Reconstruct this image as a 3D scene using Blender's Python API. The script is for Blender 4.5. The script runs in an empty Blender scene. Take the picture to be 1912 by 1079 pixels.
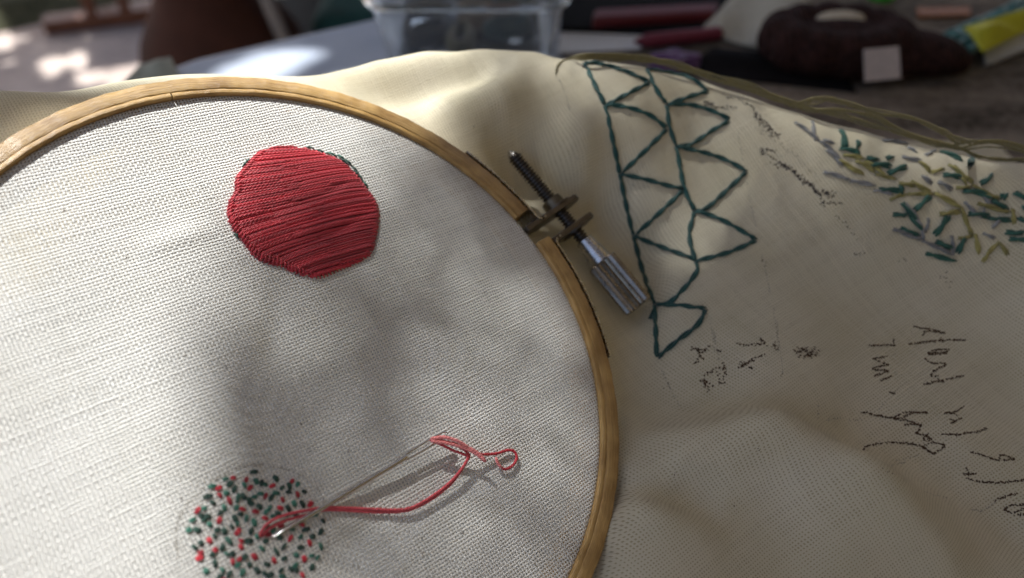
import bpy, math, random
import numpy as np
from mathutils import Vector, Matrix
random.seed(7); RNG = np.random.default_rng(7)
S = 0.001                                   # everything below is written in millimetres
sc = bpy.context.scene
col = sc.collection
rad = math.radians

# ------------------------------------------------------------------ camera
PITCH = rad(42.0)
CAM = np.array([0.0, 0.0, 230.0])
FPX = 956 / math.tan(rad(33))
cam_d = bpy.data.cameras.new('camera'); cam = bpy.data.objects.new('camera', cam_d); col.objects.link(cam)
cam.location = CAM * S; cam.rotation_euler = (rad(90) - PITCH, 0, 0)
cam_d.sensor_width = 36; cam_d.lens = 18 / math.tan(rad(33))
cam_d.clip_start = 0.005; cam_d.clip_end = 200
cam_d.dof.use_dof = True; cam_d.dof.focus_distance = 0.215; cam_d.dof.aperture_fstop = 7.4
sc.camera = cam
# ------------------------------------------------------------------ sky, sun, exposure
SUN = np.array([-0.33, 0.37, 0.866]); SUN /= np.linalg.norm(SUN)
w = bpy.data.worlds.new('World'); sc.world = w; w.use_nodes = True
nt = w.node_tree; bg = nt.nodes['Background']; sky = nt.nodes.new('ShaderNodeTexSky')
sky.sky_type = 'NISHITA'; sky.sun_disc = False
sky.sun_elevation = math.asin(SUN[2]); sky.sun_rotation = math.atan2(SUN[0], SUN[1]) % (2 * math.pi)
nt.links.new(sky.outputs[0], bg.inputs[0]); bg.inputs[1].default_value = 0.125
sky.dust_density = 4.5; sky.ozone_density = 0.2; sky.air_density = 0.8
sd = bpy.data.lights.new('sun', 'SUN'); sun = bpy.data.objects.new('sun', sd); col.objects.link(sun)
sd.energy = 4.7; sd.angle = rad(0.53); sd.color = (1.0, 0.99, 0.965)
sun.rotation_euler = Vector(SUN).to_track_quat('Z', 'Y').to_euler()
sun.location = SUN * 3
sc.view_settings.view_transform = 'Standard'; sc.view_settings.look = 'None'
sc.view_settings.exposure = 0.95; sc.view_settings.gamma = 1.0
sc.render.engine = 'CYCLES'
sc.cycles.transparent_max_bounces = 16

# ------------------------------------------------------------------ frames: hoop plane <-> world
W = np.array([[1, 0, 0], [0, math.sin(PITCH), -math.cos(PITCH)], [0, math.cos(PITCH), math.sin(PITCH)]])
_p, _r = rad(52.9), rad(44.6)
_f = np.array([0, math.cos(_p), -math.sin(_p)]); _r0 = np.array([1., 0, 0]); _u0 = np.array([0, math.sin(_p), math.cos(_p)])
_ri = _r0 * math.cos(_r) + _u0 * math.sin(_r); _up = _u0 * math.cos(_r) - _r0 * math.sin(_r)
M = W @ np.array([_ri, _up, -_f])           # columns: hoop x, y, normal in the world
O = CAM + M @ (-np.array([21.8, -77.9, 187.9]))
NRM = M[:, 2]
def ray(px, py): return W @ np.array([(px - 956) / FPX, -(py - 539.5) / FPX, -1.0])
def on_hoop(px, py, h=0.0):
    d = M.T @ ray(px, py); c = M.T @ (CAM - O); return c + (h - c[2]) / d[2] * d
def h2w(l): return O + M @ np.asarray(l, float)
def at_z(px, py, z): d = ray(px, py); return CAM + (z - CAM[2]) / d[2] * d
def at_y(px, py, y): d = ray(px, py); return CAM + y / d[1] * d
def proj(P):
    q = (np.atleast_2d(P) - CAM) @ W
    return np.stack([956 - FPX * q[:, 0] / q[:, 2], 539.5 + FPX * q[:, 1] / q[:, 2]], 1), -q[:, 2]

# ------------------------------------------------------------------ object helpers
def tag(o, label=None, cat=None, group=None, kind=None):
    for k, v in (('label', label), ('category', cat), ('group', group), ('kind', kind)):
        if v: o[k] = v
    return o
def empty(name, loc, label=None, cat=None, group=None):
    o = bpy.data.objects.new(name, None); col.objects.link(o); o.location = np.asarray(loc, float) * S
    o.empty_display_size = 0.01
    return tag(o, label, cat, group)
def rootloc(p):
    l = np.zeros(3)
    while p is not None: l = l + np.array(p.location) / S; p = p.parent
    return l
class MB:
    """collects vertices and faces (mm, world) for ONE mesh"""
    def __init__(s): s.v = []; s.f = []; s.n = 0; s.uv = []
    def add(s, v, f, uv=None):
        v = np.asarray(v, float); s.v.append(v); s.f += [tuple(i + s.n for i in q) for q in f]; s.n += len(v)
        s.uv.append(np.zeros((len(v), 2)) if uv is None else np.asarray(uv, float)); return s
    def mesh(s, name, mat, org=(0, 0, 0), smooth=True):
        me = bpy.data.meshes.new(name)
        v = (np.concatenate(s.v) - np.asarray(org)) * S
        me.from_pydata(v.tolist(), [], s.f)
        uv = np.concatenate(s.uv)
        li = np.empty(len(me.loops), int); me.loops.foreach_get('vertex_index', li)
        ul = me.uv_layers.new(name='UVMap'); ul.data.foreach_set('uv', uv[li].astype(np.float32).ravel())
        if smooth: me.polygons.foreach_set('use_smooth', np.ones(len(me.polygons), bool))
        me.materials.append(mat); me.update(); return me
    def build(s, name, mat, parent=None, org=None, smooth=True, sharp=None):
        pl = rootloc(parent)
        o_ = pl if org is None else np.asarray(org, float)
        me = s.mesh(name, mat, o_, smooth)
        if sharp: me.set_sharp_from_angle(angle=rad(sharp))
        o = bpy.data.objects.new(name, me); col.objects.link(o)
        if parent is not None: o.parent = parent
        o.location = (o_ - pl) * S
        return o
def frame_of(d, ref=(0, 0, 1)):
    d = np.asarray(d, float); d = d / np.linalg.norm(d); r_ = np.asarray(ref, float)
    if abs(d @ r_) > .95: r_ = np.array([1., 0, 0])
    a = np.cross(d, r_); a /= np.linalg.norm(a); return a, np.cross(a, d), d
def tube(mb, P, R, n=6, caps=True, flat=1.0, ref=None):
    """tube along polyline P (mm), radius R scalar or list; rings carried by parallel transport"""
    P = np.asarray(P, float); k = len(P); R = np.broadcast_to(np.asarray(R, float), (k,))
    T = np.gradient(P, axis=0); T /= np.linalg.norm(T, axis=1)[:, None] + 1e-12
    a, b, _ = frame_of(T[0], NRM if ref is None else ref); V = []; uv = []
    L = np.concatenate([[0], np.cumsum(np.linalg.norm(np.diff(P, axis=0), axis=1))])
    for i in range(k):
        if ref is not None: a, b, _ = frame_of(T[i], ref)
        else:
            a = a - T[i] * (a @ T[i]); a /= np.linalg.norm(a); b = np.cross(T[i], a)
        for j in range(n):
            t = 2 * math.pi * j / n
            V.append(P[i] + R[i] * (math.cos(t) * a + math.sin(t) * b * flat)); uv.append((L[i], j / n))
    F = [(i * n + j, i * n + (j + 1) % n, (i + 1) * n + (j + 1) % n, (i + 1) * n + j) for i in range(k - 1) for j in range(n)]
    if caps: F += [tuple(range(n))[::-1], tuple((k - 1) * n + j for j in range(n))]
    return mb.add(V, F, uv)
def spline(P, step):
    """Catmull-Rom through P resampled at about `step`"""
    P = np.asarray(P, float)
    if len(P) == 2:
        n = max(2, int(np.linalg.norm(P[1] - P[0]) / step) + 1); t = np.linspace(0, 1, n)[:, None]; return P[0] * (1 - t) + P[1] * t
    Q = np.concatenate([[2 * P[0] - P[1]], P, [2 * P[-1] - P[-2]]]); out = []
    for i in range(1, len(Q) - 2):
        n = max(1, int(round(np.linalg.norm(Q[i + 1] - Q[i]) / step)))
        for t in np.arange(n) / n:
            out.append(.5 * (2 * Q[i] + (Q[i + 1] - Q[i - 1]) * t + (2 * Q[i - 1] - 5 * Q[i] + 4 * Q[i + 1] - Q[i + 2]) * t * t
                             + (3 * Q[i] - Q[i - 1] - 3 * Q[i + 1] + Q[i + 2]) * t ** 3))
    out.append(P[-1]); return np.array(out)
def floss(mb, P, r, plies=2, pitch=3.2, n=5, ref=None, phase=0.0, taper=True):
    """a twisted thread: `plies` helical strands round the path P (mm)"""
    P = np.asarray(P, float); T = np.gradient(P, axis=0); T /= np.linalg.norm(T, axis=1)[:, None] + 1e-12
    L = np.concatenate([[0], np.cumsum(np.linalg.norm(np.diff(P, axis=0), axis=1))])
    ref = NRM if ref is None else ref
    for q in range(plies):
        Q = []
        for i in range(len(P)):
            a, b, _ = frame_of(T[i], ref); t = 2 * math.pi * (L[i] / pitch + q / plies) + phase
            Q.append(P[i] + r * .52 * (math.cos(t) * a + math.sin(t) * b))
        R = np.full(len(P), r * .62)
        if taper: R[0] *= .5; R[-1] *= .5
        tube(mb, Q, R, n, ref=ref)
    return mb
def box(mb, lo, hi, T=None):
    x0, y0, z0 = lo; x1, y1, z1 = hi
    v = np.array([(x, y, z) for z in (z0, z1) for y in (y0, y1) for x in (x0, x1)], float)
    if T is not None: v = np.array([T(p) for p in v])
    return mb.add(v, [(0, 2, 3, 1), (4, 5, 7, 6), (0, 1, 5, 4), (2, 6, 7, 3), (0, 4, 6, 2), (1, 3, 7, 5)])
def lathe(mb, prof, c, d, n=24, ref=(0, 0, 1), flute=None):
    """revolve (s along axis, r) profile round the axis d at c"""
    a, b, d = frame_of(d, ref); V = []; uv = []
    for s_, r_ in prof:
        for j in range(n):
            t = 2 * math.pi * j / n; rr = r_ if flute is None else flute(s_, r_, j)
            V.append(np.asarray(c) + d * s_ + rr * (math.cos(t) * a + math.sin(t) * b)); uv.append((s_, j / n))
    k = len(prof)
    F = [(i * n + j, (i + 1) * n + j, (i + 1) * n + (j + 1) % n, i * n + (j + 1) % n) for i in range(k - 1) for j in range(n)]
    F += [tuple(range(n)), tuple((k - 1) * n + j for j in range(n))[::-1]]
    return mb.add(V, F, uv)
def bevel(o, w_, seg=2):
    m = o.modifiers.new('bevel', 'BEVEL'); m.width = w_ * S; m.segments = seg; m.limit_method = 'ANGLE'; return o

# ------------------------------------------------------------------ materials
class N:
    """tiny node-graph helper"""
    def __init__(s, name):
        s.m = bpy.data.materials.new(name); s.m.use_nodes = True; s.t = s.m.node_tree
        s.p = s.t.nodes['Principled BSDF']; s.out = s.t.nodes['Material Output']
    def n(s, kind, **kw):
        x = s.t.nodes.new('ShaderNode' + kind)
        for k, v in kw.items(): setattr(x, k, v)
        return x
    def l(s, a, b): s.t.links.new(a, b)
    def put(s, sock, v):
        if hasattr(v, 'links') or isinstance(v, bpy.types.NodeSocket): s.l(v, sock)
        else: sock.default_value = v
    def math(s, op, a, b=0.0, c=None, clamp=False):
        x = s.n('Math', operation=op); x.use_clamp = clamp; s.put(x.inputs[0], a); s.put(x.inputs[1], b)
        if c is not None: s.put(x.inputs[2], c)
        return x.outputs[0]
    def noise(s, vec, scale, detail=3, rough=.5):
        x = s.n('TexNoise'); x.inputs['Scale'].default_value = scale; x.inputs['Detail'].default_value = detail
        x.inputs['Roughness'].default_value = rough
        if vec is not None: s.l(vec, x.inputs['Vector'])
        return x.outputs['Fac']
    def ramp(s, fac, stops):
        x = s.n('ValToRGB'); e = x.color_ramp.elements
        while len(e) < len(stops): e.new(.5)
        for i, (p, c) in enumerate(stops): e[i].position = p; e[i].color = (*c, 1)
        s.l(fac, x.inputs[0]); return x.outputs[0]
    def smooth(s, v, a, b):
        x = s.n('MapRange', interpolation_type='SMOOTHSTEP'); s.put(x.inputs[0], v); x.inputs[1].default_value = a; x.inputs[2].default_value = b
        return x.outputs[0]
    def bump(s, h, strength, dist):
        x = s.n('Bump'); x.inputs['Strength'].default_value = strength; x.inputs['Distance'].default_value = dist
        s.l(h, x.inputs['Height']); s.l(x.outputs[0], s.p.inputs['Normal']); return x.outputs[0]
    def set(s, **kw):
        for k, v in kw.items(): s.put(s.p.inputs[k.replace('_', ' ')], v)
        return s
def simple(name, c, rough=.6, var=.15, scale=300, metal=0, bump=0.0, spec=.5, sheen=0.0):
    g = N(name); tc = g.n('TexCoord').outputs['Object']
    f = g.noise(tc, scale, 4)
    lo = tuple(x * (1 - var) for x in c); hi = tuple(min(1, x * (1 + var)) for x in c)
    g.set(Base_Color=g.ramp(f, [(.3, lo), (.7, hi)]), Roughness=rough, Metallic=metal, Specular_IOR_Level=spec)
    if sheen: g.set(Sheen_Weight=sheen)
    if bump: g.bump(f, .6, bump)
    return g.m

def cloth_material(name='cotton_weave', bmp=.00029, holes=.78, tint=((.765, .76, .715), (.82, .818, .785))):
    """plain weave: threads rise and dip over each other, small gaps at the crossings' corners"""
    g = N(name); uvn = g.n('UVMap'); uv = uvn.outputs[0]
    jit = g.n('TexNoise'); jit.inputs['Scale'].default_value = .22; jit.inputs['Detail'].default_value = 4; g.l(uv, jit.inputs['Vector'])
    sub = g.n('VectorMath', operation='SUBTRACT'); g.l(jit.outputs['Color'], sub.inputs[0]); sub.inputs[1].default_value = (.5, .5, .5)
    sc_ = g.n('VectorMath', operation='SCALE'); g.l(sub.outputs[0], sc_.inputs[0]); sc_.inputs['Scale'].default_value = 1.0
    ad = g.n('VectorMath', operation='ADD'); g.l(uv, ad.inputs[0]); g.l(sc_.outputs[0], ad.inputs[1])
    sp = g.n('SeparateXYZ'); g.l(ad.outputs[0], sp.inputs[0]); u, v = sp.outputs[0], sp.outputs[1]
    su = g.math('SINE', g.math('MULTIPLY', u, math.pi)); sv = g.math('SINE', g.math('MULTIPLY', v, math.pi))
    au, av = g.math('ABSOLUTE', su), g.math('ABSOLUTE', sv)
    # thickness of each single thread varies
    def per(v_, seed):
        x = g.n('TexWhiteNoise', noise_dimensions='1D'); g.l(g.math('ADD', g.math('FLOOR', v_), seed), x.inputs['W']); return x.outputs['Value']
    tu = g.math('MULTIPLY_ADD', per(u, 3.3), .55, .72); tv = g.math('MULTIPLY_ADD', per(v, 9.1), .55, .72)
    au = g.math('MULTIPLY', au, tu); av = g.math('MULTIPLY', av, tv)
    s_ = g.math('MULTIPLY', su, sv)
    hu = g.math('MULTIPLY', au, g.math('MULTIPLY_ADD', s_, .42, 1.0)); hv = g.math('MULTIPLY', av, g.math('MULTIPLY_ADD', s_, -.42, 1.0))
    h = g.math('MAXIMUM', hu, hv)
    fib = g.noise(ad.outputs[0], 6.0, 3, .6)
    h2 = g.math('MULTIPLY_ADD', fib, .35, h)
    nrm = g.bump(h2, .9, bmp)
    gap = g.math('SUBTRACT', 1.0, g.smooth(g.math('MAXIMUM', au, av), .40, .72))
    big = g.noise(uv, .035, 3, .5)
    colr = g.ramp(big, [(.3, tint[0]), (.7, tint[1])])
    g.set(Base_Color=colr, Roughness=.85, Specular_IOR_Level=.25, Sheen_Weight=.15)
    tr = g.n('BsdfTranslucent'); tr.inputs[0].default_value = (.74, .58, .29, 1); g.l(nrm, tr.inputs['Normal'])
    mix = g.n('MixShader'); g.l(g.math('MULTIPLY_ADD', gap, .35, .17), mix.inputs[0]); g.l(g.p.outputs[0], mix.inputs[1]); g.l(tr.outputs[0], mix.inputs[2])
    tp = g.n('BsdfTransparent'); mix2 = g.n('MixShader'); g.l(g.math('MULTIPLY', gap, holes), mix2.inputs[0])
    g.l(mix.outputs[0], mix2.inputs[1]); g.l(tp.outputs[0], mix2.inputs[2]); g.l(mix2.outputs[0], g.out.inputs[0])
    return g.m
def wood_material(name, lo, hi, along='x', rough=.5):
    """grain runs with UV x (mm)"""
    g = N(name); uv = g.n('UVMap').outputs[0]
    mp = g.n('Mapping'); g.l(uv, mp.inputs[0]); mp.inputs['Scale'].default_value = (.06, 2.2, 1)
    f = g.noise(mp.outputs[0], 1.0, 6, .65)
    mp2 = g.n('Mapping'); g.l(uv, mp2.inputs[0]); mp2.inputs['Scale'].default_value = (.35, 9.0, 1)
    f2 = g.noise(mp2.outputs[0], 1.0, 4, .7)
    spots = g.noise(uv, .12, 3)
    fm = g.math('MULTIPLY_ADD', f2, .45, g.math('MULTIPLY', f, .55))
    fm = g.math('MULTIPLY_ADD', g.math('SUBTRACT', spots, .5), .7, fm)
    g.set(Base_Color=g.ramp(fm, [(.32, lo), (.68, hi)]), Roughness=rough, Specular_IOR_Level=.45)
    g.bump(fm, .7, .0004); return g.m
def thread_material(name, c, rough=.55, sheen=.35, var=.22):
    g = N(name); uv = g.n('UVMap').outputs[0]; oi = g.n('ObjectInfo').outputs['Random']
    mp = g.n('Mapping'); g.l(uv, mp.inputs[0]); mp.inputs['Scale'].default_value = (1.2, 14, 1)
    f = g.noise(mp.outputs[0], 1.3, 3, .6)
    f = g.math('MULTIPLY_ADD', g.math('SUBTRACT', oi, .5), .35, f)
    lo = tuple(x * (1 - var) for x in c); hi = tuple(min(1, x * (1 + var)) for x in c)
    g.set(Base_Color=g.ramp(f, [(.25, lo), (.75, hi)]), Roughness=rough, Sheen_Weight=sheen, Specular_IOR_Level=.5)
    g.bump(f, .8, .00012); return g.m
def metal_material(name, c, rough, var=.25):
    g = N(name); tc = g.n('TexCoord').outputs['Object']; f = g.noise(tc, 900, 4, .7); f2 = g.noise(tc, 260, 3)
    lo = tuple(x * (1 - var) for x in c)
    g.set(Base_Color=g.ramp(f2, [(.35, lo), (.6, c)]), Metallic=1.0, Roughness=g.math('MULTIPLY_ADD', f, .3, rough - .1))
    g.bump(f, .25, .00008); return g.m

CLOTH = cloth_material()
SHEET = cloth_material('cotton_weave_backlit_tint', .0001, .35, ((.62, .57, .41), (.71, .66, .51)))  # same cotton as the panel, with warm backlit shade put into its tint
WOOD = wood_material('hoop_bamboo', (.27, .15, .045), (.60, .39, .15), rough=.33)
WOOD2 = wood_material('hoop_bamboo_inner', (.27, .15, .04), (.58, .37, .135), rough=.33)
RED = thread_material('coral_red_floss', (.50, .016, .032), .45, .35, .42)
PINK = thread_material('pink_floss', (.72, .07, .09), .55, .4)
PALE = thread_material('pale_pink_floss', (.85, .25, .24), .6, .4)
GREEN = thread_material('dark_green_floss', (.012, .06, .04), .5, .3, .4)
TEALG = thread_material('sea_green_floss', (.03, .17, .115), .45, .4, .35)
TEAL = thread_material('teal_floss', (.0, .055, .048), .6, .3, .25)
FERN = thread_material('fern_green_floss', (.008, .075, .05), .6, .3, .3)
OLIVE2 = thread_material('brown_olive_floss', (.19, .155, .05), .75, .4, .3)
OLIVE = thread_material('olive_floss', (.24, .21, .06), .65, .3, .3)
GREY = thread_material('grey_lilac_floss', (.20, .20, .195), .65, .3, .3)
INK = simple('black_ink', (.035, .028, .03), .8, .3)
INKB = simple('brown_ink', (.075, .042, .02), .8, .3)
PENCIL = simple('pencil_line', (.28, .25, .20), .8, .3)
DARK = metal_material('blackened_steel', (.17, .15, .13), .32)
WORN = metal_material('worn_steel', (.24, .22, .19), .3)
STEEL = metal_material('bright_steel', (.62, .62, .62), .22)
KNURL = metal_material('nickel_knob', (.36, .33, .29), .24)
BRASS = metal_material('tarnished_brass', (.20, .17, .12), .4)

# ------------------------------------------------------------------ setting
def ground():
    g = N('paving'); tc = g.n('TexCoord').outputs['Object']; f = g.noise(tc, 6, 6, .6); f2 = g.noise(tc, 40, 4)
    fm = g.math('MULTIPLY_ADD', f2, .4, g.math('MULTIPLY', f, .6))
    g.set(Base_Color=g.ramp(fm, [(.35, (.34, .27, .24)), (.6, (.52, .44, .39))]), Roughness=.9); g.bump(f2, .6, .01)
    mb = MB(); n = 60; xs = np.sinh(np.linspace(-4.5, 4.5, n)) / math.sinh(4.5) * 60000
    X, Y = np.meshgrid(xs, xs + 1500); V = np.stack([X.ravel(), Y.ravel(), np.full(X.size, -725.)], 1)
    mb.add(V, [(j * n + i, j * n + i + 1, (j + 1) * n + i + 1, (j + 1) * n + i) for j in range(n - 1) for i in range(n - 1)])
    tag(mb.build('ground', g.m, smooth=False), kind='structure')
    # planted soil strip beyond the paving
    g = N('leafy_soil'); tc = g.n('TexCoord').outputs['Object']; f = g.noise(tc, 12, 6, .7)
    g.set(Base_Color=g.ramp(f, [(.35, (.03, .035, .012)), (.65, (.10, .095, .05))]), Roughness=.95); g.bump(f, 1, .03)
    a = at_z(-60, 82, -725); b = at_z(170, 22, -725); c = b + (b - a) * 6 ; a2 = a - (b - a) * 4; up = np.array([-900., 2600, 0])
    mb = MB(); top = 40
    n = 24; V = []
    for i in range(n):
        t = i / (n - 1); p = a2 * (1 - t) + c * t
        for k, z in ((0, 0), (.03, top), (.3, top + 25), (1, top)):
            V.append(p + up * k + np.array([RNG.normal(0, 12), RNG.normal(0, 12), z + (RNG.normal(0, 8) if k else -1)]))
    mb.add(V, [(i * 4 + k, (i + 1) * 4 + k, (i + 1) * 4 + k + 1, i * 4 + k + 1) for i in range(n - 1) for k in range(3)])
    tag(mb.build('planting_bed', g.m), kind='structure')
ground()

# ------------------------------------------------------------------ the table
def table():
    loc = (60, 200, -725)
    root = empty('garden_table', loc, 'blue grey plastic garden table under the embroidery work', 'table')
    g = N('blue_grey_plastic'); tc = g.n('TexCoord').outputs['Object']; f = g.noise(tc, 30, 5, .6); f2 = g.noise(tc, 500, 3)
    g.set(Base_Color=g.ramp(f, [(.35, (.33, .38, .47)), (.65, (.40, .45, .54))]), Roughness=.42, Specular_IOR_Level=.5); g.bump(f2, .3, .0003)
    out = [(-420, -80), (-262, 400), (-240, 445), (-205, 480), (-160, 507), (-110, 536), (420, 856), (900, 560), (640, -260), (-100, -260)]
    n = len(out); V = [(x, y, z) for z in (0, -22) for x, y in out]
    mb = MB().add(V, [tuple(range(n))[::-1], tuple(range(n, 2 * n))] + [(i, (i + 1) % n, n + (i + 1) % n, n + i) for i in range(n)])
    o = mb.build('table_top', g.m, root, smooth=False); bevel(o, 6, 3)
    for x, y in ((-180, 380), (-90, -180), (560, -150), (420, 760)):
        m = MB(); tube(m, [(x, y, -22), (x * 1.05, y * 1.05, -725)], [24, 17], 14, ref=(1, 0, 0)); m.build('table_leg', g.m, root, sharp=40)
    # dark rough mat on the right-hand half
    g = N('dark_slate_mat'); tc = g.n('TexCoord').outputs['Object']; mp = g.n('Mapping'); g.l(tc, mp.inputs[0])
    mp.inputs['Rotation'].default_value = (0, 0, rad(-35)); mp.inputs['Scale'].default_value = (9, 42, 1)
    f = g.noise(mp.outputs[0], 1, 6, .62); f2 = g.noise(tc, 260, 4)
    fm = g.math('MULTIPLY_ADD', f2, .3, g.math('MULTIPLY', f, .7))
    g.set(Base_Color=g.ramp(fm, [(.34, (.03, .024, .018)), (.64, (.26, .22, .18))]), Roughness=.9, Specular_IOR_Level=.15); g.bump(fm, .5, .001)
    pts = [(30, 500), (60, 300), (60, -160), (560, -160), (760, 500), (420, 700)]
    n = len(pts); V = [(x, y, z) for z in (2.2, .2) for x, y in pts]
    mb = MB().add(V, [tuple(range(n))[::-1], tuple(range(n, 2 * n))] + [(i, (i + 1) % n, n + (i + 1) % n, n + i) for i in range(n)])
    o = mb.build('table_mat', g.m, smooth=False); bevel(o, .6)
    tag(o, 'dark grey brown rough mat covering the right side of the table', 'mat')
table()

# ------------------------------------------------------------------ the cloth surface (height over the table)
def ctrl():
    c = []
    for a in range(0, 360, 12):
        for r, h in ((83, -6), (91, -6)):
            c.append(h2w((r * math.cos(rad(a)), r * math.sin(rad(a)), h)))
        if 190 < a < 345: c.append(h2w((112 * math.cos(rad(a)), 112 * math.sin(rad(a)), -30)))
    # crest seen against the background: pixel and distance
    crest = [(-60, 180, 185), (60, 179, 196), (175, 181, 214), (270, 158, 222), (370, 147, 226), (480, 143, 232), (560, 143, 237), (640, 127, 243), (700, 111, 248),
             (800, 95, 254), (900, 91, 258), (1000, 97, 260), (1100, 110, 262), (1200, 124, 262), (1300, 147, 260), (1400, 178, 254),
             (1500, 212, 248), (1600, 242, 242), (1700, 268, 236), (1800, 288, 230), (1912, 303, 226), (2050, 320, 220), (2250, 350, 210)]
    for px, py, y in crest:
        p = at_y(px, py, y); c.append(p)
        d = np.array([p[0], p[1], 0.]); d /= np.linalg.norm(d)
        c.append(p + d * 14 - [0, 0, 15]); c.append(p + d * 38 - [0, 0, 52]); c.append(np.array([*(p + d * 75)[:2], 4.]))
    # front surface: pixel and distance
    for px, py, y in [(760, 190, 233), (830, 170, 238), (900, 150, 246), (1000, 150, 249), (700, 160, 236), (790, 225, 229), (900, 180, 238),
                      (870, 250, 227), (950, 200, 234), (1100, 180, 244), (1100, 280, 227), (1200, 250, 236),
                      (1300, 250, 241), (1300, 380, 221), (1400, 300, 232), (1400, 450, 207), (1500, 350, 224),
                      (1600, 400, 214), (1750, 400, 212), (1880, 420, 208), (1450, 560, 187), (1600, 560, 188), (1800, 560, 188), (1250, 600, 183), (1300, 600, 182), (1250, 520, 198), (1200, 400, 218), 
                      (1350, 680, 167), (1550, 700, 163), (1750, 720, 162), (1900, 740, 160), (1600, 800, 146), (1800, 880, 133), (1950, 900, 132),
                      (1900, 1000, 118), (1300, 752, 151), (1450, 772, 141), (1600, 860, 131), (1700, 950, 121), (1780, 1060, 108),
                      (1300, 860, 133), (1450, 900, 127), (1250, 960, 116), (1180, 900, 124), (1600, 1000, 112), (1350, 1060, 104), (1150, 1040, 106), (1500, 1120, 98),
                      (1200, 1200, 86), (1500, 1300, 76), (1800, 1250, 84)]:
        c.append(at_y(px, py, y))
    c += [np.array(p, float) for p in ((260, 60, 25), (300, 200, 40), (260, 330, 4), (120, 0, 10), (40, 10, 8), (-230, 150, 30), (-230, 300, 4), (-150, 380, 4), (-240, 30, 10), (-80, -10, 6))]
    # the cloth passes under the screw beside the hoop
    for px, py in ((955, 300), (1000, 350), (1050, 390), (1100, 450), (1150, 520), (1195, 580), (1190, 500), (1110, 400), (1150, 640), (1165, 740)):
        c.append(h2w(on_hoop(px, py, -9.5)))
    return np.array(c)
CT = ctrl()
def tps(A, B):
    d2 = ((A[:, None, :] - B[None]) ** 2).sum(-1) + 1e-9; return .5 * d2 * np.log(d2)
XY = CT[:, :2] / 100; nC = len(CT)
K = tps(XY, XY) + np.eye(nC) * 1.2e-3; Pm = np.c_[np.ones(nC), XY]
sol = np.linalg.solve(np.block([[K, Pm], [Pm.T, np.zeros((3, 3))]]), np.r_[CT[:, 2], 0, 0, 0])
GX0, GX1, GY0, GY1, GS = -230., 262., 0., 372., 1.5
gx = np.arange(GX0, GX1 + .1, GS); gy = np.arange(GY0, GY1 + .1, GS)
GXX, GYY = np.meshgrid(gx, gy)
Q = np.stack([GXX.ravel(), GYY.ravel()], 1) / 100
Z = np.concatenate([tps(q, XY) @ sol[:nC] + np.c_[np.ones(len(q)), q] @ sol[nC:] for q in np.array_split(Q, 24)]).reshape(GXX.shape)
def fold(a, b, amp, wd):
    """ridge (amp>0) or crease on the line from pixel a to pixel b of the surface"""
    a = np.asarray(a, float); b = np.asarray(b, float); d = b - a; L = np.hypot(*d); d /= L
    s_ = (GXX - a[0]) * d[0] + (GYY - a[1]) * d[1]; t_ = -(GXX - a[0]) * d[1] + (GYY - a[1]) * d[0]
    m = np.clip(s_ / L, 0, 1); env = np.sin(math.pi * np.clip((s_ + .15 * L) / (1.3 * L), 0, 1))
    return amp * env * np.exp(-(t_ / wd) ** 2)
def pxy(px, py, y): return at_y(px, py, y)[:2]
Z += fold(pxy(760, 215, 229), pxy(1010, 125, 252), 3.6, 7)
Z += fold(pxy(690, 190, 232), pxy(930, 130, 250), -6.5, 8)
Z += fold(pxy(930, 230, 228), pxy(1120, 260, 228), -2.6, 13)
Z += fold(pxy(1350, 520, 192), pxy(1900, 560, 187), -3.0, 14)
for a, b in (((1150, 770, 137), (1480, 800, 136)), ((1400, 790, 136), (1680, 930, 124)), ((1600, 880, 128), (1800, 1080, 106))): Z += fold(pxy(*a), pxy(*b), 6.0, 9)
for a, b in (((1230, 715, 155), (1520, 750, 149)), ((1450, 740, 150), (1760, 860, 138)), ((1700, 830, 140), (1930, 1010, 118))): Z += fold(pxy(*a), pxy(*b), -6.0, 10)
Z += fold(pxy(1130, 880, 128), pxy(1320, 960, 120), -7.0, 7)
Z += fold(pxy(1150, 960, 118), pxy(1330, 1010, 112), 4.0, 6)
Z += fold(pxy(1160, 780, 139), pxy(1260, 830, 134), -4.0, 6)
Z += .5 * np.sin(GXX / 17 + GYY / 29) * np.sin(GYY / 13 - GXX / 41) + .22 * np.sin(GXX / 6.1 + 1.3 * np.sin(GYY / 11)) * np.sin(GYY / 7.3)
Z = np.where(Z < 8, 3 + 5 * np.exp((np.minimum(Z, 8) - 8) / 5), Z)
def surf_z(x, y):
    i = np.clip((np.asarray(x) - GX0) / GS, 0, len(gx) - 1.001); j = np.clip((np.asarray(y) - GY0) / GS, 0, len(gy) - 1.001)
    i0 = i.astype(int); j0 = j.astype(int); fi = i - i0; fj = j - j0
    return (Z[j0, i0] * (1 - fi) + Z[j0, i0 + 1] * fi) * (1 - fj) + (Z[j0 + 1, i0] * (1 - fi) + Z[j0 + 1, i0 + 1] * fi) * fj
def surf_n(x, y):
    e = 2.; n = np.array([-(surf_z(x + e, y) - surf_z(x - e, y)) / (2 * e), -(surf_z(x, y + e) - surf_z(x, y - e)) / (2 * e), 1.])
    return n / np.linalg.norm(n)
def hit(px, py, lift=0.0):
    d = ray(px, py); t = np.arange(110, 420, .4); P = CAM + t[:, None] * d
    L = (P - O) @ M; ok = np.hypot(L[:, 0], L[:, 1]) > 90.5
    g = P[:, 2] - surf_z(P[:, 0], P[:, 1]); k = np.where((g < 0) & ok)[0]
    k = k[0] if len(k) else int(np.argmin(np.where(ok, g, 1e9)))
    p = P[k]; p = np.array([p[0], p[1], float(surf_z(p[0], p[1]))]); return p + surf_n(p[0], p[1]) * lift

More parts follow.
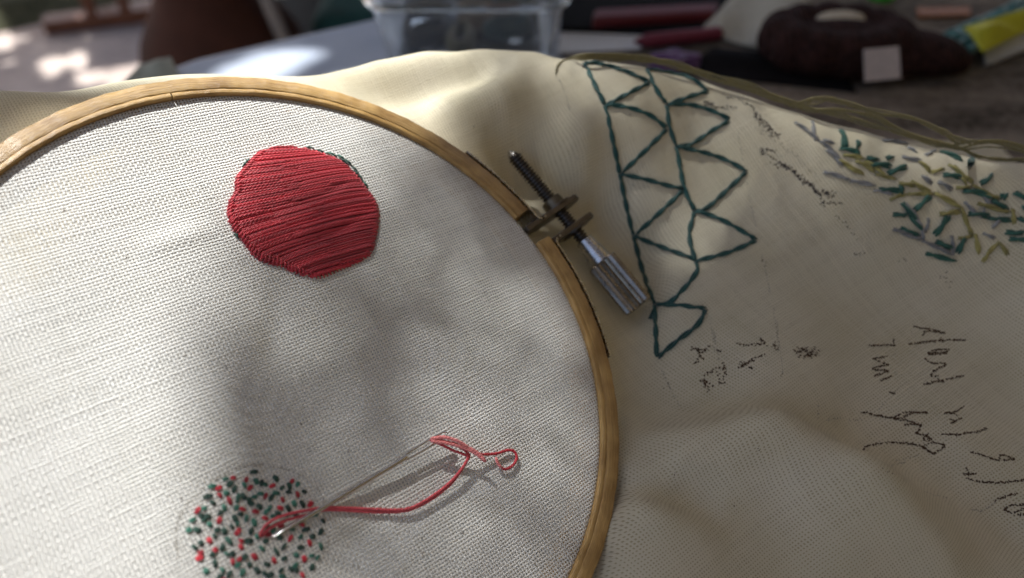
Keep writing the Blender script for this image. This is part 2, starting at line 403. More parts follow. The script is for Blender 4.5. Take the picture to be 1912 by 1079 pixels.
cloth = empty('embroidered_cloth', (-51.5, 132, 0), 'cream evenweave cotton cloth with embroidery, held in the hoop and heaped on the table', 'cloth')
AW = rad(72.5); PWV = 0.86
def weave_uv(P):
    L = (np.asarray(P) - O) @ M; return np.stack([L[:, 0] * math.cos(AW) + L[:, 1] * math.sin(AW), -L[:, 0] * math.sin(AW) + L[:, 1] * math.cos(AW)], 1) / PWV
def panel_h(x, y):
    """small waves of the stretched cloth, with puckers round the stitched patches"""
    x = np.asarray(x, float); y = np.asarray(y, float)
    h = .22 * np.sin(x / 23 + y / 31) * np.sin(y / 17) + .10 * np.sin(x / 8 + y / 9.5)
    r = np.hypot(x, y); h = h * np.clip((86 - r) / 14, 0, 1)
    for (ax, ay), (bx, by), amp, wd in PUCK:
        d = np.array([bx - ax, by - ay]); L = np.hypot(*d); d /= L
        s_ = (x - ax) * d[0] + (y - ay) * d[1]; t_ = -(x - ax) * d[1] + (y - ay) * d[0]
        h = h + amp * np.exp(-(t_ / wd) ** 2) * np.sin(math.pi * np.clip(s_ / L, 0, 1)) * np.clip((84 - r) / 10, 0, 1)
    return h
def hp2(px, py): return tuple(on_hoop(px, py)[:2])
PUCK = [(hp2(585, 1035), hp2(760, 1110), -.9, 1.6), (hp2(600, 1030), hp2(720, 965), -.6, 1.5), (hp2(740, 560), hp2(900, 760), .5, 5),
        (hp2(660, 500), hp2(820, 560), .6, 3), (hp2(420, 420), hp2(250, 470), .6, 3), (hp2(520, 520), hp2(500, 700), -.6, 3),
        (hp2(480, 880), hp2(430, 740), .35, 3), (hp2(640, 900), hp2(800, 850), -.25, 3), (hp2(600, 1000), hp2(850, 940), .3, 4)]
# stretched panel
def panel():
    rs = np.concatenate([np.linspace(0, 84, 85)[1:], [84.8, 85.3, 85.5]]); zs = [None] * 84 + [-.15, -.8, -3.5]; nA = 300
    V = [(0, 0, float(panel_h(0, 0)))]
    for r, z in zip(rs, zs):
        a = np.arange(nA) * 2 * math.pi / nA; x, y = r * np.cos(a), r * np.sin(a)
        zz = panel_h(x, y) if z is None else np.full(nA, z)
        V += list(zip(x, y, zz))
    V = np.array([h2w(p) for p in V])
    F = [(0, 1 + j, 1 + (j + 1) % nA) for j in range(nA)]
    for i in range(len(rs) - 1):
        a = 1 + i * nA; b = a + nA; F += [(a + j, b + j, b + (j + 1) % nA, a + (j + 1) % nA) for j in range(nA)]
    MB().add(V, F, weave_uv(V)).build('stretched_panel', CLOTH, cloth)
    ny, nx = Z.shape
    V = np.stack([GXX.ravel(), GYY.ravel(), Z.ravel()], 1); L = (V - O) @ M; rr = np.hypot(L[:, 0], L[:, 1]).reshape(Z.shape)
    ins = rr < 86.5; F = []
    for j in range(ny - 1):
        row = ~(ins[j, :-1] & ins[j, 1:] & ins[j + 1, :-1] & ins[j + 1, 1:])
        for i in np.where(row)[0]: F.append((j * nx + i, j * nx + i + 1, (j + 1) * nx + i + 1, (j + 1) * nx + i))
    MB().add(V, F, weave_uv(V)).build('draped_sheet', SHEET, cloth)
panel()
def hp3(px, py, h): x, y, _ = on_hoop(px, py); return np.array([x, y, float(panel_h(x, y)) + h])   # hoop local

# ------------------------------------------------------------------ satin-stitched coral disc
Z5 = lambda x, y: (400 + x / 3.7206, 250 + y / 3.7206)
OUT = [(330, 120), (430, 92), (560, 92), (700, 125), (820, 165), (920, 225), (1000, 310), (1060, 390), (1105, 450), (1130, 510), (1135, 620), (1115, 740),
       (1085, 830), (1010, 890), (930, 920), (830, 965), (730, 1000), (660, 985), (570, 965), (480, 920), (380, 895), (290, 850), (200, 740), (140, 670),
       (100, 560), (110, 470), (150, 400), (155, 310), (200, 250), (260, 180)]
OUTP = np.array([on_hoop(*Z5(*p))[:2] for p in OUT])
OUTP = spline(np.concatenate([OUTP[-2:], OUTP, OUTP[:2]]), 1.2)
_k0 = int(np.argmin(np.linalg.norm(OUTP[:9] - on_hoop(*Z5(*OUT[0]))[:2], axis=1))); _k1 = len(OUTP) - 9 + int(np.argmin(np.linalg.norm(OUTP[-9:] - on_hoop(*Z5(*OUT[0]))[:2], axis=1))); OUTP = OUTP[_k0:_k1]
def inpoly(p, poly):
    x, y = p; c = False; n = len(poly)
    for i in range(n):
        x1, y1 = poly[i]; x2, y2 = poly[i - 1]
        if (y1 > y) != (y2 > y) and x < (x2 - x1) * (y - y1) / (y2 - y1) + x1: c = not c
    return c
OC = OUTP.mean(0)
def edge_dist(p):
    a = OUTP; b = np.roll(OUTP, -1, 0); d = b - a; t = np.clip(((p - a) * d).sum(1) / (d ** 2).sum(1), 0, 1)
    return np.sqrt((((a + t[:, None] * d) - p) ** 2).sum(1).min())
CREASE = [[on_hoop(*Z5(*p))[:2] for p in c] for c in ([(370, 550), (600, 495), (760, 440), (900, 365)], [(470, 850), (580, 790), (720, 740), (880, 680), (1070, 560)], [(200, 660), (420, 600)], [(250, 250), (560, 260)])]
def seg_dist(p, c):
    m = 1e9
    for a, b in zip(c[:-1], c[1:]):
        d = b - a; t = np.clip(((p - a) @ d) / (d @ d), 0, 1); m = min(m, np.linalg.norm(a + t * d - p))
    return m
def satin_h(p):
    e = min(edge_dist(p), 8.) / 8.; h = 1.7 * math.sqrt(max(0, 1 - (1 - e) ** 2)) if inpoly(p, OUTP) else -.1
    for k, c in enumerate(CREASE): h -= (.55, .7, .35, .2)[k] * math.exp(-(seg_dist(p, c) / (1.2, 1.4, 1.0, .9)[k]) ** 2) * e
    return h
def satin():
    mb = MB(); V = [h2w((*OC, 1.2))]; n = len(OUTP); rings = (.35, .7, .9, .985)
    for k in rings:
        for p in OUTP:
            q = OC + (p - OC) * k; V.append(h2w((*q, satin_h(q) * .8 - .25)))
    F = [(0, 1 + (j + 1) % n, 1 + j) for j in range(n)]
    for i in range(len(rings) - 1): F += [(1 + i * n + j, 1 + i * n + (j + 1) % n, 1 + (i + 1) * n + (j + 1) % n, 1 + (i + 1) * n + j) for j in range(n)]
    pad = mb.add(V, F).build('satin_disc', simple('dark_red_padding', (.20, .006, .012), .8, .2), cloth)
    pad['label'] = 'padded coral red satin stitch disc near the hoop centre'
    rows = 80
    for k in range(rows):
        t = (k + .5) / rows + RNG.uniform(-.2, .2) / rows; yc = 70 + t * 960; sl = -.02 - .34 * min(1, t * 1.15)
        xs = np.arange(60, 1180, 9.); ys = yc + sl * (xs - 620) + 18 * np.sin(xs / 260 + 3 * t) + 6 * math.sin(k * 1.7)
        P = [on_hoop(*Z5(x, y))[:2] for x, y in zip(xs, ys)]
        ins = np.array([inpoly(p, OUTP) for p in P])
        if ins.sum() < 4: continue
        idx = np.where(ins)[0]; a, b = idx[0] - 1, idx[-1] + 1
        cuts = [a]
        while cuts[-1] < b - 22: cuts.append(min(b, cuts[-1] + int(RNG.integers(26, 70))))
        if cuts[-1] != b: cuts[-1 if len(cuts) > 1 else 0:] = [b] if len(cuts) > 1 else [a, b]
        for c0, c1 in zip(cuts[:-1], cuts[1:]):
            seg = P[max(0, c0 - 2):c1 + 3]; m = len(seg)
            if m < 4: continue
            off = RNG.normal(0, .09); lift = RNG.uniform(-.12, .2); Q = []
            for i, p in enumerate(seg):
                u = i / (m - 1); s_ = 4 * u * (1 - u); s_ = min(1, s_ * 3)
                Q.append(h2w((p[0], p[1] + off, satin_h(p) + float(panel_h(*p)) + .02 + lift * s_ - .45 * (1 - s_))))
            mb = MB(); floss(mb, spline(Q, .75), .36 * RNG.uniform(.88, 1.12), 3, 3.4, 5, phase=RNG.uniform(0, 6))
            mb.build('satin_strand', RED, pad)
    # short wrapped edge stitches
    peri = np.concatenate([OUTP, OUTP[:1]]); L = np.r_[0, np.cumsum(np.linalg.norm(np.diff(peri, axis=0), axis=1))]
    for s_ in np.arange(0, L[-1], 1.05):
        k = np.searchsorted(L, s_, 'right') - 1; u = (s_ - L[k]) / (L[k + 1] - L[k]); p = peri[k] * (1 - u) + peri[k + 1] * u
        fr = s_ / L[-1]
        d = OC - p; d /= np.linalg.norm(d); d = np.array([d[0] * math.cos(.5) - d[1] * math.sin(.5), d[0] * math.sin(.5) + d[1] * math.cos(.5)])
        if fr < .22 and RNG.random() < .8: continue
        ln = RNG.uniform(1.2, 2.2); Q = [h2w((*(p + d * x), satin_h(p + d * x) * (.9 if x > 0 else 0) + z)) for x, z in ((-.45, -.1), (0, .45), (ln * .5, .5), (ln, .1))]
        mb = MB(); floss(mb, spline(Q, .5), .3, 2, 2.4, 5); mb.build('edge_stitch', RED, pad)
    # dark green outline stitches along the upper right edge
    for a, b in [((700, 120), (770, 145)), ((770, 138), (850, 165)), ((845, 152), (910, 195)), ((900, 182), (955, 235)), ((945, 225), (1000, 290)), ((985, 275), (1030, 345)),
                 ((1020, 330), (1060, 385)), ((860, 172), (930, 228)), ((205, 235), (255, 180)), ((640, 100), (700, 118)), ((960, 258), (1010, 320)), ((150, 690), (180, 720))]:
        A, B = on_hoop(*Z5(*a)), on_hoop(*Z5(*b)); m = (A + B) / 2
        o_ = (m[:2] - OC); o_ = o_ / np.linalg.norm(o_) * .45
        Q = [h2w((A[0] + o_[0], A[1] + o_[1], -.1)), h2w((m[0] + o_[0], m[1] + o_[1], .55)), h2w((B[0] + o_[0], B[1] + o_[1], -.1))]
        mb = MB(); floss(mb, spline(Q, .6), .34, 2, 2.4, 5); o = mb.build('outline_stitch', GREEN if RNG.random() < .6 else TEALG, pad); o['label'] = 'dark green outline stitch'
    # loose fibres standing up from the floss
    mb = MB()
    for k in range(900):
        p = OC + RNG.uniform(-21, 21, 2)
        if not inpoly(p, OUTP): continue
        th = RNG.uniform(0, 6.28); l_ = RNG.uniform(.5, 1.6); h = satin_h(p) + .3; d = np.array([math.cos(th), math.sin(th)])
        tube(mb, [h2w((*p, h)), h2w((*(p + d * l_ * .5), h + .28)), h2w((*(p + d * l_), h + RNG.uniform(0, .3)))], .028, 3, caps=False)
    o = mb.build('thread_fuzz', RED, pad); o['kind'] = 'stuff'
satin()

# ------------------------------------------------------------------ seed stitches
def stitch_mesh(name, L_, r, mat, seed):
    """three glossy strands side by side, arching over the cloth; built round its own centre, along x"""
    rn = np.random.default_rng(seed); mb = MB()
    for k, off in enumerate((-.95, -.3, .35, 1.0)):
        n = 7; P = []
        for i in range(n):
            u = i / (n - 1) * 2 - 1; P.append((u * L_ / 2, off * r * (1 - .6 * u * u) + rn.normal(0, .02), .38 * r * 2.0 * (1 - u * u) - .1 + rn.uniform(-.03, .08)))
        tube(mb, P, [r * .22] + [r * .4] * (n - 2) + [r * .22], 6, ref=(0, 0, 1))
    return mb.mesh(name, mat)
Z7 = lambda x, y: (320 + x / 4.928, 860 + y / 4.928)
REDS = [(570, 160, .7, 0), (690, 175, 1, 70), (435, 255, 1.2, 30), (445, 322, 1, -50), (725, 250, 1.1, 50), (930, 232, 1.1, 25), (868, 325, 1.2, 70), (533, 370, 2.1, -65), (655, 448, 1.1, -20),
        (775, 470, 1.2, -10), (1160, 310, 1.2, -70), (1022, 360, .9, -70), (1003, 438, 1.1, -20), (1280, 400, 1.3, 50), (862, 530, 1.1, -20), (240, 460, 1.5, 55), (440, 550, 1.2, 70),
        (612, 655, 1.6, 55), (350, 738, 1.2, -60), (640, 795, 1, -60), (260, 895, 1.4, 25), (563, 935, 1.3, -80), (765, 885, 1.5, -45), (945, 920, 1.2, -70), (1095, 715, 1.5, 60),
        (1200, 590, 1, -30), (1270, 758, 1.2, -70), (1220, 905, 1.3, -75), (1205, 1055, 1, -60), (890, 680, 1, 0), (1010, 600, .9, 20)]
GRNS = [(760, 105, 1.6, 5), (375, 238, 1.5, 10), (335, 330, 2.0, 15), (580, 262, 1.6, 70), (612, 345, 2.3, 80), (660, 330, 1.5, -60), (715, 370, 1.7, -80), (820, 305, 1.2, 0), (965, 300, 1.5, -10),
        (1085, 235, 1.6, -70), (960, 165, 1.5, -50), (780, 190, 1.3, -60), (830, 205, 1.4, 80), (540, 215, 1.3, 40), (670, 225, 1, -60), (920, 340, 1.5, 60), (810, 425, 1.3, -40),
        (900, 440, 1.5, 60), (485, 435, 1.5, -75), (380, 390, 1.3, -40), (1075, 440, 1.5, -60), (1130, 395, 1.2, -70), (1205, 400, 1.7, -60), (980, 490, 1, -60), (690, 530, 1.3, 80),
        (585, 535, 1.7, -65), (335, 515, 1.3, -20), (350, 590, 1, -60), (195, 548, 1, 20), (237, 640, 1.6, -20), (485, 650, 1.4, -65), (530, 740, 2.4, -50), (470, 800, 1.4, 80),
        (215, 800, 1.4, -35), (760, 570, 1.9, -70), (735, 650, 1.2, 70), (715, 740, 1.7, 0), (935, 640, 1, 60), (1110, 630, 1, 0), (1240, 635, 1.8, 15), (1375, 655, 1.3, 60), (1375, 790, 1.6, -75),
        (1190, 800, 1.4, 5), (1035, 790, 1.3, 60), (835, 810, 1.4, -40), (965, 840, 2.2, -60), (1000, 710, .8, 0), (940, 510, 1.1, 0), (1320, 500, 1, 0), (880, 955, 1.2, -20), (675, 890, 1.1, 40),
        (510, 860, 1.1, -40), (400, 945, 1.7, -80), (535, 1045, 1.6, 60), (655, 1030, 1.4, 70), (790, 1010, 1.7, -50), (910, 1055, 1.4, 30), (1020, 1065, 1.1, 0), (1140, 965, 1.5, 40),
        (1100, 1000, 1.2, -50), (1295, 980, 1.2, 80), (320, 1020, 1.1, -60), (450, 1065, 1.2, 20), (1080, 290, .9, 0), (765, 335, .9, 0)]
def seeds():
    extra = [(450, 480, .8, 40), (880, 610, .7, -30), (600, 430, .8, 60), (300, 440, .7, 10), (555, 610, .7, -50), (420, 640, .8, 20), (790, 700, .8, -60), (870, 740, .7, 30), (560, 860, .8, -20), (610, 960, .9, 50), (720, 960, .8, -70), (1040, 900, .8, 20), (1150, 870, .8, -40), (1190, 700, .7, 60), (1300, 700, .8, 0), (270, 760, .8, -50), (160, 640, .7, 30), (380, 860, .8, 70), (740, 400, .8, 20), (860, 220, .7, -30), (1020, 250, .8, 40), (1140, 500, .8, -20), (500, 170, .7, 20), (470, 1010, .8, -60), (1010, 1010, .8, 50), (860, 1040, .7, -30)]
    GRNS.extend(extra)
    for k in range(46):
        a, rr_ = RNG.uniform(0, 6.28), 620 * math.sqrt(RNG.uniform(0, 1)); x, y = 790 + rr_ * math.cos(a), 640 + rr_ * .92 * math.sin(a)
        if min(math.hypot(x - q[0], y - q[1]) for q in GRNS + REDS) > 42: (GRNS if RNG.random() < .65 else REDS).append((x, y, .7, RNG.uniform(0, 180)))
    lib = {}
    for (lst, kind) in ((REDS, 'r'), (GRNS, 'g')):
        for i, (x, y, L_, ang) in enumerate(lst):
            px, py = Z7(x, y); c = hp3(px, py, 0.0)
            e = on_hoop(px + 4 * math.cos(rad(ang)), py - 4 * math.sin(rad(ang))); d = e[:2] - c[:2]; th = math.atan2(d[1], d[0])
            mat = (RED if kind == 'r' else (GREEN if (i * 7) % 10 < 6 else TEALG))
            key = (mat.name, i % 3)
            if key not in lib: lib[key] = stitch_mesh('seed_stitch', 2.0, .52, mat, i)
            o = bpy.data.objects.new('seed_stitch', lib[key]); col.objects.link(o); o.parent = cloth
            k = .46 + .29 * L_
            m4 = Matrix((M @ np.array([[math.cos(th), -math.sin(th), 0], [math.sin(th), math.cos(th), 0], [0, 0, 1]])).tolist()).to_4x4()
            o.matrix_basis = Matrix.Translation((h2w(c) - rootloc(cloth)) * S) @ m4 @ Matrix.Diagonal((k, (.6 + .32 * random.random()), .85, 1))
            o['label'] = 'coral red seed stitch' if kind == 'r' else 'dark green seed stitch'
seeds()

# ------------------------------------------------------------------ line stitches (teal triangles) on the draped cloth
def line_stitch(pts, r, mat, name, label=None, plies=2):
    P = [hit(*p) for p in pts]; Q = spline(P, 1.3); k = len(Q)
    Q = np.array([q + surf_n(q[0], q[1]) * (r * .45 - (r * .5 if i in (0, k - 1) else 0)) for i, q in enumerate(Q)])
    mb = MB(); floss(mb, Q, r, plies, r * 14, 6, ref=(0, -.5, .86)); o = mb.build(name, mat, cloth)
    if label: o['label'] = label
    return o
TRI = [[(1090, 118), (1108, 155), (1129, 197)], [(1129, 197), (1142, 255), (1157, 326)], [(1157, 326), (1170, 385), (1183, 440)], [(1183, 440), (1200, 505), (1223, 569)],
       [(1223, 569), (1225, 620), (1226, 668)], [(1207, 130), (1222, 165), (1244, 196)], [(1244, 196), (1249, 238), (1262, 273)], [(1262, 273), (1277, 350), (1297, 395)],
       [(1296, 396), (1287, 440), (1298, 489)], [(1090, 118), (1124, 122), (1172, 136), (1213, 155)], [(1213, 155), (1178, 173), (1134, 196)], [(1129, 197), (1170, 201), (1213, 216), (1244, 241)],
       [(1244, 242), (1210, 277), (1161, 325)], [(1157, 326), (1201, 334), (1244, 347), (1276, 353)], [(1276, 355), (1236, 395), (1187, 440)], [(1183, 440), (1235, 462), (1298, 486)],
       [(1299, 490), (1302, 505), (1286, 530), (1250, 567), (1223, 569)], [(1225, 569), (1257, 571), (1318, 577)], [(1318, 577), (1302, 607), (1264, 638), (1228, 668)], [(1226, 575), (1213, 597)],
       [(1207, 130), (1259, 137), (1293, 150), (1322, 172)], [(1322, 172), (1293, 180), (1248, 196)], [(1246, 196), (1287, 198), (1325, 206), (1362, 225)], [(1362, 226), (1330, 245), (1290, 270), (1262, 273)],
       [(1262, 273), (1339, 294), (1394, 320)], [(1394, 321), (1359, 354), (1319, 389), (1297, 395)], [(1297, 395), (1345, 410), (1412, 449)], [(1412, 450), (1360, 472), (1298, 489)]]
for t_ in TRI: line_stitch(t_, .84, TEAL, 'line_stitch', 'teal line stitch of the triangle pattern')

Z7b = lambda x, y: (1400 + x / 2.998, 200 + y / 2.998)
FG = [(510, 130, 530, 240), (605, 190, 595, 240), (500, 235, 620, 260), (650, 290, 720, 300), (670, 325, 790, 335), (760, 295, 800, 280), (770, 375, 880, 335), (1060, 250, 1190, 300), (1225, 340, 1235, 280),
      (1285, 435, 1360, 380), (1080, 380, 1180, 400), (1190, 470, 1350, 510), (1410, 525, 1430, 490), (1350, 520, 1440, 580), (1220, 600, 1340, 620), (1330, 625, 1460, 640), (720, 460, 850, 480), (840, 440, 850, 490),
      (800, 600, 880, 610), (850, 540, 960, 700), (920, 580, 1010, 500), (1030, 720, 1110, 610), (840, 680, 950, 730), (1040, 750, 1130, 800), (1160, 820, 1210, 730), (980, 825, 1150, 870),
      (1430, 700, 1535, 710), (1500, 620, 1560, 650), (1530, 560, 1600, 600), (1450, 740, 1600, 745), (1480, 480, 1560, 520)]
FY = [(490, 290, 600, 370), (520, 270, 640, 290), (590, 300, 700, 370), (640, 300, 760, 390), (700, 380, 820, 410), (830, 430, 930, 440), (780, 525, 880, 490), (880, 490, 1030, 490), (900, 415, 1020, 490),
      (1030, 485, 1180, 570), (1110, 320, 1250, 430), (1240, 440, 1400, 520), (1150, 455, 1240, 450), (1270, 545, 1450, 600), (1180, 560, 1240, 720), (1060, 600, 1180, 590), (1260, 710, 1280, 830),
      (1300, 870, 1390, 760), (1470, 570, 1480, 660), (1390, 760, 1445, 830), (940, 300, 1010, 370), (1090, 350, 1010, 370), (1160, 740, 1250, 720), (550, 330, 640, 380), (1140, 330, 1210, 440)]
FL = [(250, 85, 390, 190), (350, 80, 370, 190), (390, 190, 500, 290), (410, 185, 470, 210), (410, 370, 560, 410), (560, 410, 700, 440), (690, 470, 800, 490), (870, 540, 960, 680), (970, 680, 965, 750),
      (800, 685, 960, 750), (960, 750, 1130, 830), (1130, 720, 1140, 830), (1200, 530, 1290, 620), (1290, 620, 1310, 570), (1400, 620, 1350, 680), (1300, 710, 1370, 740), (740, 190, 880, 210),
      (850, 280, 960, 300), (980, 270, 1040, 240), (1020, 430, 960, 390), (1000, 620, 980, 700), (430, 240, 520, 330), (880, 225, 930, 260), (1290, 480, 1350, 560), (1050, 420, 1130, 470)]
for lst, mat, r, lab in ((FL, GREY, .95, 'grey lilac stitch of the leaf spray'), (FG, FERN, 1.3, 'green stitch of the leaf spray'), (FY, OLIVE, 1.0, 'olive yellow stitch of the leaf spray')):
    for a, b, c, d in lst:
        m = ((a + c) / 2 + random.uniform(-6, 6), (b + d) / 2 + random.uniform(-6, 6))
        line_stitch([Z7b(a, b), Z7b(*m), Z7b(c, d)], r * random.uniform(.68, .95), mat, 'leaf_stitch', lab)

# ------------------------------------------------------------------ ink and pencil on the weave (dots where the pen caught the threads)
def ink(strokes, conv, mat, name, label, step=.55, size=.3, jit=.25, keep=.8, onhoop=False):
    mb = MB()
    for st in strokes:
        P = []
        for x, y in st:
            px, py = conv(x, y); P.append(h2w(hp3(px, py, .0)) if onhoop else hit(px, py))
        Q = spline(P, step) if len(P) > 1 else np.array(P)
        for q in Q:
            if RNG.random() > keep: continue
            if onhoop: n_ = NRM; c = q + M[:, 0] * RNG.normal(0, jit) + M[:, 1] * RNG.normal(0, jit) + n_ * .16
            else:
                n_ = surf_n(q[0], q[1]); a, b, _ = frame_of(n_, (0, 1, 0)); c = q + a * RNG.normal(0, jit) + b * RNG.normal(0, jit) + n_ * .16
            a, b, _ = frame_of(n_, (0, 1, 0)); th = RNG.uniform(0, 3); s1, s2 = size * RNG.uniform(.6, 1.3), size * RNG.uniform(.4, .9)
            A = a * math.cos(th) + b * math.sin(th); B = -a * math.sin(th) + b * math.cos(th)
            V = [c + A * s1 * math.cos(t) + B * s2 * math.sin(t) for t in np.arange(6) * math.pi / 3] + [c + n_ * .05]
            mb.add(V, [(6, i, (i + 1) % 6) for i in range(6)])
    o = mb.build(name, mat, cloth); o['kind'] = 'stuff'; o['label'] = label; return o
Z8 = lambda x, y: (1200 + x / 2.452, 560 + y / 2.452)
Z3 = lambda x, y: (1212 + x / 2.697, y / 2.697)
PX = lambda x, y: (x, y)
ink([[(220, 220), (260, 228), (300, 235)], [(300, 210), (240, 290)], [(250, 225), (268, 275)], [(335, 228), (355, 234)], [(290, 345), (330, 320), (385, 315)], [(365, 290), (375, 340), (368, 390)],
     [(340, 330), (360, 385)], [(270, 370), (300, 410)], [(265, 372), (320, 395)], [(275, 360), (295, 415)], [(430, 200), (480, 210), (545, 205)], [(535, 180), (562, 215)], [(520, 212), (555, 190)],
     [(550, 250), (480, 290), (440, 310)], [(440, 290), (505, 320)], [(460, 285), (455, 322)], [(600, 200), (612, 230)], [(595, 215), (625, 218)],
     [(690, 235), (800, 240)], [(710, 220), (790, 260)], [(740, 270), (790, 225)], [(700, 250), (760, 215)], [(720, 262), (800, 250)], [(730, 225), (770, 270)]],
    Z8, INKB, 'ink_lettering', 'small brown pen letters below the teal triangles', .42, .36, .3, .95)
ink([[(1035, 210), (1150, 210)], [(1145, 183), (1150, 212)], [(1050, 270), (1115, 262)], [(1060, 275), (1105, 292)], [(1050, 315), (1125, 296)], [(1052, 320), (1120, 325)], [(1060, 350), (1130, 325)], [(1092, 370), (1135, 352)],
     [(1130, 425), (1150, 428)], [(1240, 125), (1290, 133), (1340, 140), (1380, 155)], [(1280, 165), (1300, 145), (1380, 155)], [(1215, 205), (1370, 188), (1475, 185)], [(1362, 180), (1378, 195)],
     [(1310, 245), (1395, 240), (1390, 230), (1320, 235), (1312, 250), (1390, 248)], [(1290, 270), (1320, 290), (1385, 296), (1330, 330), (1320, 350), (1350, 352)], [(1285, 390), (1370, 370), (1465, 350)], [(1350, 365), (1375, 378)],
     [(1000, 515), (1100, 535), (1170, 545), (1240, 522), (1300, 520)], [(1300, 518), (1200, 518), (1150, 545), (1200, 555), (1262, 570)], [(1200, 570), (1268, 575), (1262, 600), (1250, 615)], [(1250, 608), (1320, 635), (1285, 640), (1305, 618)],
     [(1010, 690), (1020, 675), (1050, 665), (1150, 655), (1260, 670), (1330, 700), (1380, 670), (1330, 658), (1285, 672), (1330, 712)], [(1380, 520), (1420, 520), (1470, 490)], [(1385, 515), (1430, 525)], [(1410, 567), (1455, 545)], [(1405, 550), (1430, 560)],
     [(1370, 615), (1440, 620), (1530, 605), (1575, 590)], [(1500, 700), (1560, 715), (1625, 735), (1640, 712), (1700, 730), (1650, 735)], [(1480, 775), (1492, 800)], [(1465, 800), (1520, 797)],
     [(1480, 820), (1560, 835), (1640, 840), (1746, 825)], [(1605, 922), (1660, 900), (1710, 888)], [(1655, 965), (1700, 975), (1770, 940)], [(1655, 960), (1680, 945), (1770, 938)], [(1700, 990), (1770, 982)]],
    Z8, INKB, 'ink_handwriting', 'dark brown looping handwriting on the shaded cloth at right', .32, .34, .13, .95)
ink([[(1080, 500), (1110, 470)], [(940, 555), (1000, 550)], [(840, 550), (900, 545)], [(800, 480), (805, 580)], [(1270, 710), (1230, 725), (1150, 740)], [(1120, 790), (1150, 800)], [(600, 40), (625, 230)],
     [(1290, 880), (1400, 910)], [(1500, 965), (1560, 960), (1620, 920)], [(320, 140), (350, 280)], [(100, 360), (170, 490)], [(1240, 35), (1250, 40)], [(1100, 770), (1200, 745)]],
    Z8, PENCIL, 'pencil_marks', 'faint grey brown pencil guide lines', .5, .24, .15, .7)
ink([[(270, 510), (300, 525), (340, 540), (440, 545)], [(275, 520), (330, 530)], [(390, 490), (440, 500), (510, 535)], [(515, 530), (545, 600), (600, 655), (650, 700)], [(530, 560), (560, 590)], [(545, 590), (590, 620)], [(570, 620), (620, 650)], [(600, 660), (655, 685)],
     [(560, 755), (640, 765)], [(570, 775), (640, 800)], [(620, 830), (690, 840), (760, 900), (850, 955), (940, 985)], [(650, 820), (700, 860)], [(720, 870), (780, 930)], [(800, 925), (860, 990)], [(870, 960), (920, 1000)], [(680, 825), (690, 860)],
     [(860, 990), (870, 1020)], [(870, 1030), (960, 1028)], [(760, 890), (850, 975), (900, 975)]],
    Z3, INK, 'ink_script', 'stippled black pen script between the triangles and the leaf spray', .34, .34, .4, .85)
ink([[(540, 650), (650, 720), (740, 790), (840, 890)], [(550, 640), (600, 690)], [(430, 470), (500, 500)], [(460, 600), (465, 605)]], Z3, PENCIL, 'pencil_script', 'faint stippled second line of the pen script', .5, .28, .4, .6)
ink([[(480, 610), (560, 690), (620, 760)], [(570, 830), (660, 812)], [(850, 865), (860, 855)], [(1080, 920), (1110, 960)], [(1050, 950), (1130, 975)], [(80, 850), (85, 905)], [(1100, 1000), (1130, 1010)]], Z7b, INKB, 'ink_traces', 'small broken pen traces under the leaf spray', .5, .27, .4, .6)
ink([[(1045, 150), (1062, 200), (1078, 300)], [(1378, 250), (1405, 400), (1438, 548)], [(1450, 600), (1462, 700)], [(1235, 690), (1260, 745)], [(1325, 600), (1335, 660)]], PX, PENCIL, 'pencil_lines', 'faint long pencil guide lines beside the triangles', .5, .22, .12, .6)
ink([[(432, 884), (400, 895), (378, 913), (350, 940), (332, 975), (328, 1010), (330, 1040)], [(440, 875), (480, 868), (540, 878), (575, 895)], [(575, 895), (600, 925), (612, 960)], [(612, 1000), (612, 1030)]], PX, PENCIL, 'pencil_circle',
    'faint pencil circle round the seed stitch patch', .4, .2, .08, .75, True)
spk = [(420, 683), (500, 705), (605, 600), (698, 690), (815, 635), (752, 745), (345, 665), (560, 790), (905, 545), (575, 838), (930, 520), (1040, 565), (788, 1003), (640, 870), (860, 990), (1000, 1055), (833, 1045),
       (300, 450), (120, 390), (235, 480), (210, 520), (870, 620), (985, 700), (340, 930), (960, 740), (650, 840), (700, 560), (930, 820), (790, 1030)]
ink([[(x, y), (x + random.uniform(-3, 4), y + random.uniform(1, 6))] for x, y in spk], PX, INKB, 'cotton_specks', 'scattered dark seed specks in the stretched cotton', .5, .2, .08, .9, True)
ink([[(x, y), (x + random.uniform(-2, 3), y + random.uniform(1, 4))] for x, y in [(885, 237), (1175, 215), (1175, 240), (1180, 345), (1210, 350), (1240, 375), (1250, 395), (1245, 410), (1270, 428), (1225, 265), (1405, 370), (1350, 175), (1610, 470), (1690, 485), (1700, 620), (1460, 700), (1415, 840), (1370, 945), (1210, 935), (1240, 725), (1260, 885)]],
    PX, INKB, 'cotton_specks', 'scattered dark seed specks in the draped cotton', .5, .2, .08, .9)

